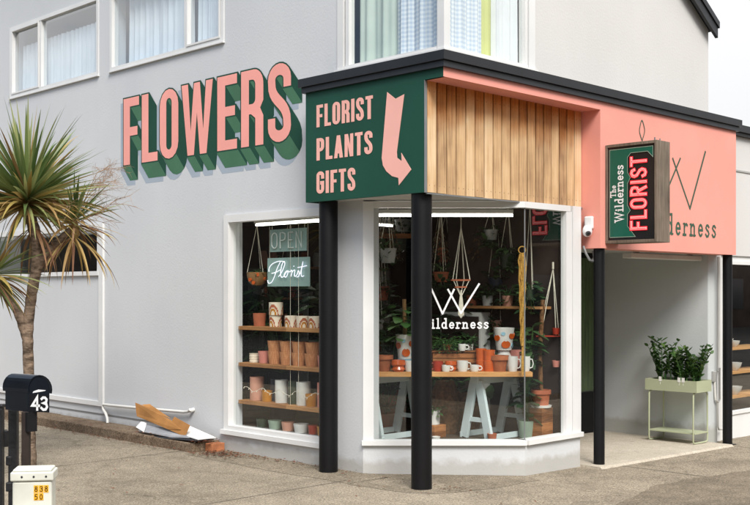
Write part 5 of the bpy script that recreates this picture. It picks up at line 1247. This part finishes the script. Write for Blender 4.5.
# ================================================================== PLANTER
e = empty('planter_stand', (10.91, 6.13, -.08), 'pale sage steel trough planter on looped legs against the recess wall', 'planter')
x0, x1, y0, y1 = 10.74, 11.07, 5.83, 6.46; g0 = gz(10.9)
mb = MB(); mb.plate([rect(x0, y0, x1, y1), rect(x0 + .008, y0 + .008, x1 - .008, y1 - .008)[::-1]], lambda a, b, h: V(a, b, .635 + h), .125); mb.box((x0 + .009, y0 + .009, .515), (x1 - .009, y1 - .009, .522)); mb.build('trough', M_planter, e)
mb = MB(); mb.box((x0 + .009, y0 + .009, .522), (x1 - .009, y1 - .009, .60)); mb.build('soil', M_soil, e)
for y in (y0 + .045, y1 - .045):
    zf = g0 + .022 + .012
    mb = MB(); mb.tube([(x0 + .06, y, .505), (x0 + .03, y, .50), (x0 + .012, y, .475), (x0 + .008, y, .2), (x0 + .008, y, zf + .03), (x0 + .02, y, zf + .005), (x0 + .06, y, zf), (x1 - .06, y, zf), (x1 - .02, y, zf + .005), (x1 - .008, y, zf + .03), (x1 - .008, y, .2), (x1 - .012, y, .475), (x1 - .03, y, .50), (x1 - .06, y, .505)], .009, 8); mb.build('leg', M_planter, e, smooth=True)
mb = MB(); mb.box((x0 + .02, y0 + .03, .055), (x1 - .02, y1 - .03, .068)); mb.build('lower_shelf', M_planter, e)
def zz_plant(x, y, ns, h, seed, label):
    p = V(x, y, .60); t = empty('zz_plant', p, label, 'plant', 'upright glossy plants in the steel planter'); rnd = random.Random(seed); mb = MB()
    for s in range(ns):
        a = rnd.random() * 6.28; lean = rnd.uniform(.05, .38); hh = h * rnd.uniform(.6, 1.1); b0 = p + V(math.cos(a) * .03, math.sin(a) * .04, 0)
        path = [b0 + V(math.cos(a) * lean * hh * u * u, math.sin(a) * lean * hh * u * u, hh * u) for u in [i / 9 for i in range(10)]]
        mb.tube(path, [.009 * (1 - .75 * i / 9) for i in range(10)], 5, 1)
        for i in range(2, 10):
            for sd in (-1, 1):
                side = V(-math.sin(a), math.cos(a), 0) * sd; d = side + V(math.cos(a), math.sin(a), 0) * rnd.uniform(-.3, .3) + V(0, 0, rnd.uniform(.5, 1.0))
                leafq(mb, path[i], d, rnd.uniform(.055, .085), .036, rnd.uniform(0, .3), 0, 3, rnd.uniform(-.9, .9))
    mb.build('foliage', [M_leaf_zz, M_leaf_mid], t, recalc=False)
zz_plant(10.9, 6.34, 11, .44, 1, 'upright glossy plant at the left end of the steel planter, the tallest')
zz_plant(10.9, 6.20, 10, .38, 2, 'upright glossy plant second from the left in the steel planter')
zz_plant(10.88, 6.07, 10, .36, 3, 'upright glossy plant third from the left in the steel planter')
zz_plant(10.92, 5.93, 12, .36, 4, 'upright glossy plant at the right end of the steel planter')
for k, y in enumerate((6.27, 6.04, 5.99)):
    mb = MB(); mb.box((x0 - .003, y - .017, .615), (x0 - .001, y + .017, .665)); mb.tube([(x0 - .0, y, .58), (x0 - .0, y, .63)], .002, 4); tag(mb.build('plant_label', M_tag), ('white plant tag tucked in the left half of the trough', 'white plant tag just right of the middle of the trough', 'rightmost small plant tag in the trough')[k], 'tag')

# ================================================================== NEIGHBOURING SHOP
nb_ = empty('neighbouring_shop', (11.4, 6, -.1), 'single storey white shop with black fascia at the right edge of the picture', 'building')
mb = MB(); mb.plate([rect(11.4, 2.02, 24, 3.41)], PF(5.95), 2.5); mb.build('white_fascia', M_wall_warm, nb_)
mb = MB(); mb.box((11.39, 5.90, 3.412), (24, 8.5, 3.50)); mb.box((11.38, 5.87, 3.45), (24, 5.898, 3.53)); mb.build('capping', M_blackcap, nb_)
mb = MB(); mb.box((11.4, 5.94, 3.0), (24, 5.948, 3.02)); mb.build('fascia_joint', M_grey, nb_)
mb = MB(); mb.plate([rect(11.53, -.3, 24, 2.018), rect(11.66, .18, 15.5, 1.96)[::-1]], PF(5.97), .12); mb.build('wall', M_white, nb_)
mb = MB(); mb.plate([rect(11.66, .18, 15.5, 1.96), rect(11.70, .22, 15.46, 1.92)[::-1]], PF(5.955), .05); nw = mb.build('window', M_white, nb_)
g = MB(); g.plate([rect(11.69, .21, 15.47, 1.93)], PF(5.99), 0); g.build('pane', M_glass, nw, recalc=False)
mb = MB(); mb.box((11.53, 6.1, .05), (24, 9.5, .10)); mb.box((11.53, 9.5, 0), (24, 9.6, 2.4)); mb.box((23.9, 6.1, 0), (24, 9.5, 2.4)); mb.build('interior', M_int2, nb_)
e = empty('shop_shelf', (12.3, 6.6, .1), 'pine shelves of white bowls on black uprights in the neighbouring window', 'shelving')
for z in (.905, .605, .30):
    mb = MB(); mb.box((11.80, 6.42, z - .03), (13.8, 6.75, z)); mb.build('shelf', M_table, e)
for x, y in ((12.08, 6.41), (13.4, 6.41)):
    mb = MB(); mb.box((x, y - .012, .1), (x + .02, y + .008, 1.2)); mb.build('upright', M_black, e)
rnd = random.Random(9); first = None; wds = ['top', 'middle', 'bottom']
for zi, z in enumerate((.905, .605, .30)):
    for xi, x in enumerate((12.0, 12.22, 12.45, 12.7, 12.95)):
        s = rnd.uniform(.8, 1.2); lab = 'white ceramic bowl, %s from the left on the %s neighbouring shelf' % (['first', 'second', 'third', 'fourth', 'fifth'][xi], wds[zi])
        if not first: first = vessel('bowl', [(.001, 0), (.04, 0), (.085, .05), (.10, .10), (.094, .10), (.07, .04), (.001, .015)], M_whitec, (x, 6.52, z), lab, 'bowl', 'white bowls in the neighbouring window')
        else: copyof(first, (x, 6.52, z), lab, s=(s, s, s))

# ================================================================== CARDBOARD ON THE KERB
def sheet3(name, pts, th, m, label, folds=None, group=None):
    """thin folded card: list of quads in 3-D, each given thickness"""
    mb = MB()
    for q in pts:
        q = [Vector(p) for p in q]; n = (q[1] - q[0]).cross(q[2] - q[0]).normalized() * th
        mb.quad([p + n * .5 for p in q]); mb.quad([p - n * .5 for p in reversed(q)])
        for i in range(len(q)): a, b = q[i], q[(i + 1) % len(q)]; mb.quad([a + n * .5, b + n * .5, b - n * .5, a - n * .5])
    return tag(mb.build(name, m), label, 'cardboard', group)
def CK(px, py, X):      # a point at a distance X from the street axis
    t = (px - 375) / 1085; Y = X * (1 - t) / (1 + t); d = (X + Y) * .70710678
    return V(X, Y, 1.6 + (292 - py) / 1085 * d)
sheet3('cardboard_flap', [[CK(135.5, 402.5, 6.50), CK(137, 416, 6.48), CK(168, 429, 6.44), CK(181, 429.5, 6.43), CK(171, 420, 6.47), CK(152, 409, 6.51)]], .006, M_cardb, 'long brown cardboard flap propped up on the kerb')
sheet3('cardboard_flap', [[CK(168, 429, 6.445), CK(185, 436.5, 6.41), CK(190, 425, 6.45), CK(174.5, 416.5, 6.50)], [CK(142, 404.5, 6.60), CK(152, 410.5, 6.58), CK(172, 419, 6.56), CK(160, 411, 6.62), CK(150, 404, 6.63)]], .006, M_cardb, 'folded brown cardboard flap leaning in the middle of the pile')
sheet3('flattened_box', [[CK(185, 435.5, 6.42), CK(198, 439.5, 6.38), CK(216, 437.5, 6.60), CK(189, 425.5, 6.60)]], .006, M_cardw, 'white flattened box at the right end of the cardboard pile')
sheet3('flattened_box', [[CK(140, 424, 6.46), CK(139, 431, 6.40), CK(172, 437.5, 6.38), CK(190, 438, 6.38), CK(180, 429, 6.50), CK(160, 427, 6.52)]], .008, M_cardg, 'grey printed flattened box lying under the brown flaps')
sheet3('card_scrap', [[CK(136, 427, 6.42), CK(141, 421.5, 6.47), CK(147, 422, 6.50), CK(144, 432, 6.38)]], .005, M_cardw, 'crumpled white card scrap at the left end of the pile')
sheet3('flattened_box', [[CK(150, 432, 6.50), CK(150, 437, 6.36), CK(196, 440.8, 6.355), CK(214, 439, 6.60)]], .006, M_cardk, 'dark flattened box at the bottom of the cardboard pile')

# ================================================================== FOREGROUND LEFT: MAILBOX, FENCE, PEDESTAL
dm = 5.5
def LM(px, py, d): return L((px - 375) / 1085 * d, d, 1.6 + (292 - py) / 1085 * d)
# mailbox: arch profile (front face turned to the right), body runs back-left
mbx = empty('mailbox', LM(30, 468, dm) * 1.0, 'black arched letterbox with white number 43 on a brown post beside the pavement', 'mailbox')
mbx_loc = ORG[mbx.name]
fa, fb = LM(27.5, 411.5, dm), LM(49.5, 411.5, dm - .04); wv = (fb - fa); W_ = wv.length; wv.normalize()
wv.z = 0; wv.normalize(); dep = V(-wv.y, wv.x, 0); dep = (LM(4, 405, dm + .10) - LM(26.5, 405, dm)); dep.z = 0; Ld = .175; dep.normalize()
base = LM(27.5, 411.5, dm); zbase = base.z; H1 = .115; Rr = W_ / 2
prof = [(0, 0), (W_, 0), (W_, H1)] + [(W_ / 2 + Rr * math.cos(a), H1 + .065 * math.sin(a)) for a in [math.pi * i / 12 for i in range(1, 12)]] + [(0, H1)]
mb = MB(); mb.plate([prof], lambda a, b, h: base + wv * a + V(0, 0, b) + dep * (-h), Ld); mb.build('body', M_navyp, mbx)
lid = [(W_ / 2 + (Rr + .008) * math.cos(a), H1 + (.073) * math.sin(a)) for a in [math.pi * (i - 1) / 12 for i in range(0, 15)]]
lid2 = [(W_ / 2 + (Rr + .002) * math.cos(a), H1 + (.067) * math.sin(a)) for a in [math.pi * (i - 1) / 12 for i in range(0, 15)]]
mb = MB(); mb.plate([lid + lid2[::-1]], lambda a, b, h: base + wv * a + V(0, 0, b) + dep * (-h - .012), Ld + .024); mb.build('lid', M_navyp, mbx)
PM = lambda a, b, h: base + wv * a + V(0, 0, b) - dep * h
mb = MB(); mb.plate([rect(.012, .004, W_ - .008, .088)], lambda a, b, h: PM(a, b, h + .004), .004); mb.build('number_plate', M_sblack, mbx)
mb = MB(); st, xe = text_strokes('43', SF, .078, 0, 0, .08); sc = (W_ - .028) / xe
for p, k in st: ribbon(mb, [(.020 + a * sc, .012 + b * .82) for a, b in p], .0125, PM, .0055 + k * .0004)
mb.build('house_number', M_logo_w, mbx, recalc=False)
mb = MB(); mb.plate([[(.03, .096), (W_ * .55, .103), (W_ - .03, .108), (W_ - .025, .112), (W_ * .5, .114), (.035, .104)]], lambda a, b, h: PM(a, b, h + .006), .005); mb.build('flap_handle', M_camw, mbx)
mb = MB(); pb = base + wv * (W_ * .12) + dep * .03; mb.bar(V(pb.x, pb.y, -.02), V(pb.x, pb.y, zbase), .038, .038, (.7, .7, 0)); mb.build('post', M_mbpost, mbx, bevel=.004)
pc_ = base + wv * (W_ * .02) - dep * .0
mb = MB(); mb.box(pc_ + V(-.012, -.025, -.10), pc_ + V(.038, .02, -.002)); mb.build('bracket', M_sblack, mbx)
# fence posts
def fpost(px0, px1, py, d, label, name='fence_post'):
    a, b = LM(px0, py, d), LM(px1, py, d); w = (b - a).length; c = (a + b) / 2; ztop = a.z
    mb = MB(); mb.box((-w / 2, -w / 2, 0), (w / 2, w / 2, ztop - .02)); mb.box((-w / 2 - .004, -w / 2 - .004, ztop - .019), (w / 2 + .004, w / 2 + .004, ztop))
    for k in range(5):
        zz = .12 + k * (ztop - .3) / 5; mb.box((-w / 2 - .012, -w / 2 - .003, zz), (-w / 2 + .02, w / 2 + .003, zz + .05))
    o = mb.build(name, M_oldblack, bevel=.005); o.location = (c.x, c.y, 0); o.rotation_euler = (0, 0, R_(-45)); tag(o, label, 'fence post', 'old black posts at the left edge')
fpost(-5, 3.5, 404, 5.9, 'smooth black timber post at the very left edge')
fpost(9.5, 18, 405, 5.8, 'rough peeling black post between the left edge post and the letterbox')
for zz in (.35, .8): mb = MB(); a, b = LM(-40, 300, 5.85), LM(8, 300, 5.95); mb.bar((a.x, a.y, zz), (b.x, b.y, zz), .05, .09); tag(mb.build('fence_rail', M_oldblack, bevel=.004), ('lower' if zz < .5 else 'upper') + ' black timber rail running left between the old fence posts', 'fence rail')
# pedestal
dp = 5.15; c = L((34.5 - 375) / 1085 * dp, dp, 0); ztop = 1.6 - 175 / 1085 * dp
pe = empty('utility_pedestal', c, 'small cream plastic utility box with yellow number tags beside the letterbox', 'utility box'); w = 38 / 1085 * dp / 2
MM = Matrix.Translation(c) @ Matrix.Rotation(R_(-45 + 8), 4, 'Z')
mb = MB(); mb.box((-w, -w * .7, -.05), (w, w * .7, ztop - .055), 0, MM); mb.build('body', M_box, pe, bevel=.01)
mb = MB(); mb.box((-w * 1.09, -w * .8, ztop - .054), (w * 1.09, w * .8, ztop - .012), 0, MM); mb.box((-w * .98, -w * .7, ztop - .0125), (w * .98, w * .7, ztop), 0, MM); mb.build('lid', M_box, pe, bevel=.008)
mb = MB()
for q in (-.5, .1, .72): mb.tube([MM @ V(w * q, -w * .78, ztop - .033), MM @ V(w * q, -w * .83, ztop - .033)], .005, 8)
mb.build('screw', M_cardk, pe)
PP = lambda a, b, h: MM @ V(a, -w * .7 - h, b)
mb = MB(); z1 = ztop - .075
for k in range(3): mb.plate([rect(.008 + k * .023, z1 - .034, .029 + k * .023, z1)], lambda a, b, h: PP(a, b, h + .002), .002)
for k in range(2): mb.plate([rect(.008 + k * .023, z1 - .070, .029 + k * .023, z1 - .037)], lambda a, b, h: PP(a, b, h + .002), .002)
mb.build('number_tags', M_yellow, pe)
mb = MB()
for k, ch in enumerate('838'):
    st, _ = text_strokes(ch, SF, .024, 0, 0)
    for p, kk in st: ribbon(mb, [(.0115 + k * .023 + a, z1 - .029 + b) for a, b in p], .0034, PP, .003 + kk * .0003)
for k, ch in enumerate('50'):
    st, _ = text_strokes(ch, SF, .024, 0, 0)
    for p, kk in st: ribbon(mb, [(.0115 + k * .023 + a, z1 - .066 + b) for a, b in p], .0034, PP, .003 + kk * .0003)
mb.build('tag_digits', M_sblack, pe, recalc=False)
mb = MB(); mb.plate([rect(-w * .85, .30, w * .85, .302)], lambda a, b, h: PP(a, b, h + .001), .001); mb.build('seam', M_grey, pe)

# ================================================================== CABBAGE TREE
dt = 9.8
def LT(px, py, d=dt): return L((px - 375) / 1085 * d, d, 1.6 + (292 - py) / 1085 * d)
tb = LT(29, 470)
tree = empty('cabbage_tree', (tb.x, tb.y, 0), 'spiky cabbage tree with drooping yellowed leaves in front of the side wall', 'tree')
mb = MB()
def limb(pts, rs):
    P_ = catmull(pts, 6); n = len(P_); r = []
    for i in range(n):
        u = i / (n - 1) * (len(rs) - 1); j = min(int(u), len(rs) - 2); r.append((rs[j] + (rs[j + 1] - rs[j]) * (u - j)) * (1 + .06 * math.sin(i * 2.7)))
    mb.tube(P_, r, 12)
limb([V(tb.x, tb.y, -.05), LT(29, 430), LT(29, 380), LT(28, 335), LT(31, 300), LT(37, 262), LT(36, 238), LT(29, 212)], [.075, .056, .048, .047, .047, .05, .054, .05])
limb([LT(36, 270), LT(48, 252), LT(60, 240), LT(73, 228)], [.045, .042, .035, .03]); limb([LT(27, 338), LT(18, 312), LT(8, 298), LT(-4, 280, 9.7)], [.045, .042, .038, .03])
mb.build('trunk', M_bark, tree, smooth=True)
def blade(mb, c, d, l, w, droop, mi, rnd):
    """long sword leaf, shallow V, bending under its weight"""
    d = Vector(d).normalized(); side = d.cross(V(0, 0, 1))
    if side.length < .1: side = V(1, 0, 0)
    side.normalize(); side = Matrix.Rotation(rnd.uniform(-.7, .7), 3, d) @ side
    p = Vector(c) + d * .04; n = 7; b0 = len(mb.v); dd = d.copy()
    kink = rnd.randint(3, 6) if rnd.random() < .22 else 99
    for i in range(n + 1):
        u = i / n; ww = w * min(1, .45 + u * 2.2) * (1 - u ** 2.2) * .5 + .0005
        up = side.cross(dd).normalized()
        mb.v += [p + side * ww + up * ww * .35, p.copy(), p - side * ww + up * ww * .35]
        dr = droop * (2.6 if i >= kink else 1)
        dd = (dd + V(0, 0, -dr * (.25 + u) / n * 2)).normalized(); p = p + dd * (l / n)
    for i in range(n):
        a = b0 + 3 * i; mb.f.append((a, a + 1, a + 4, a + 3)); mb.m.append(mi); mb.f.append((a + 1, a + 2, a + 5, a + 4)); mb.m.append(mi)
def crown(c, n, ln, seed, tilt=V(0, 0, 1), yel=.22, dead=.08, wd_=.036, low=-.75):
    rnd = random.Random(seed); mb = MB(); c = Vector(c)
    for i in range(n):
        el = low + (1 - low) * rnd.random() ** .9; a = rnd.random() * 6.283; r = math.sqrt(max(0, 1 - el * el))
        d = V(math.cos(a) * r, math.sin(a) * r, el) + tilt * .15
        l = ln * rnd.uniform(.72, 1.1) * (1.0 if el > -.2 else .85)
        droop = .06 + (.45 if el < .0 else .13) * rnd.uniform(.3, 1.1)
        mi = 0
        if el < .1 and rnd.random() < yel * 2: mi = 1
        if el < -.15 and rnd.random() < dead * 4: mi = 2
        if rnd.random() < yel * .3: mi = 1
        blade(mb, c + V(0, 0, (el) * .05), d, l, wd_ * rnd.uniform(.75, 1.15), droop, mi, rnd)
    mb.build('crown', [M_palm, M_palm_y, M_dead], tree, recalc=False)
crown(LT(27, 203), 330, .82, 3, wd_=.044, low=-.6, yel=.3, dead=.03); crown(LT(75, 224), 60, .46, 4, V(.5, -.5, .2), .5, .15, .03); crown(LT(-6, 275, 9.7), 130, .52, 5, V(-.3, .3, 0), .2, .06, .03)
mb = MB()
for c_, r_c in ((LT(27, 205), .075), (LT(75, 226), .045), (LT(-6, 277, 9.7), .06)): mb = MB(); mb.lathe(c_ + V(0, 0, -.08), [(.001, -.06), (r_c, 0), (r_c * .9, .07), (r_c * .4, .13), (.001, .15)], 12); mb.build('leaf_base', M_palm_y, tree, smooth=True)

# dead skirt
rnd = random.Random(8); mb = MB()
for i in range(36):
    a = rnd.random() * 6.28; c = LT(34, 226) if i < 12 else LT(74, 236)
    blade(mb, c, V(math.cos(a) * .8, math.sin(a) * .8, -.5), rnd.uniform(.35, .62), .028, .9, 0 if rnd.random() < .6 else 1, rnd)
mb.build('dead_skirt', [M_dead, M_palm_y], tree, recalc=False)
# dry flower stalk
mb = MB(); rnd = random.Random(12)
def twig(p, d, l, r, depth):
    n = 4; pts = [p]; q = Vector(p); dd = Vector(d).normalized()
    for i in range(n):
        dd = (dd + V(rnd.uniform(-.22, .22), rnd.uniform(-.22, .22), rnd.uniform(-.22, .16))).normalized(); q = q + dd * l / n; pts.append(q.copy())
    mb.tube(pts, [r * (1 - .6 * i / n) for i in range(n + 1)], 4, 0, False)
    if depth > 0:
        for i in range(1, n + 1):
            for _ in range(2 if depth > 1 else 2):
                twig(pts[i], dd + V(rnd.uniform(-1, 1), rnd.uniform(-1, 1), rnd.uniform(-.8, .7)), l * rnd.uniform(.42, .62), r * .55, depth - 1)
twig(LT(70, 222), (LT(112, 165) - LT(70, 222)) + V(0, 0, 0), .52, .005, 3); twig(LT(76, 224), (LT(118, 205) - LT(76, 224)), .36, .005, 2)
mb.build('flower_stalk', M_twig, tree, recalc=False)

# ================================================================== ACROSS THE STREET (seen only as reflections in the glass)
M_opp = mat('opposite_brick', (0.09, 0.06, 0.045, 1), 0.85, 0.2, 0.2, 2, 0.2, 30); M_opp2 = mat('opposite_render', (0.075, 0.06, 0.05, 1), 0.85, 0.2, 0.1, 2)
M_dkglass = mat('dark_window', (0.02, 0.025, 0.03, 1), 0.1, 0.6, 0.1, 3)
def opp(name, x0, y0, x1, y1, h, m, label, horizontal):
    e = empty(name, ((x0 + x1) / 2, (y0 + y1) / 2, -.25), label, 'building')
    mb = MB(); mb.box((x0, y0, -.25), (x1, y1, h)); mb.build('wall', m, e)
    mb = MB(); mb.box((x0 - .3, y0 - .3, h), (x1 + .3, y1 + .3, h + .35)); mb.build('roof', M_blackcap, e)
    if horizontal:
        x = x0 + 1
        while x < x1 - 2.2: mb = MB(); mb.box((x, y1, .7), (x + 1.8, y1 + .04, 2.3)); mb.build('window', M_dkglass, e); x += 3.4
    else:
        y = y0 + 1
        while y < y1 - 2.2: mb = MB(); mb.box((x1, y, .7), (x1 + .04, y + 1.8, 2.3)); mb.build('window', M_dkglass, e); y += 3.4
opp('brick_building', -6, -22, 60, -15, 6.8, M_opp, 'long brick building across the front street, reflected in the shop glass', True)
opp('rendered_building', -24, -4, -17, 60, 7.2, M_opp2, 'long rendered building across the side street, reflected in the shop glass', False)
opp('corner_building', -24, -22, -13, -12, 6.0, M_opp, 'brick building diagonally across the corner, reflected in the shop glass', True)
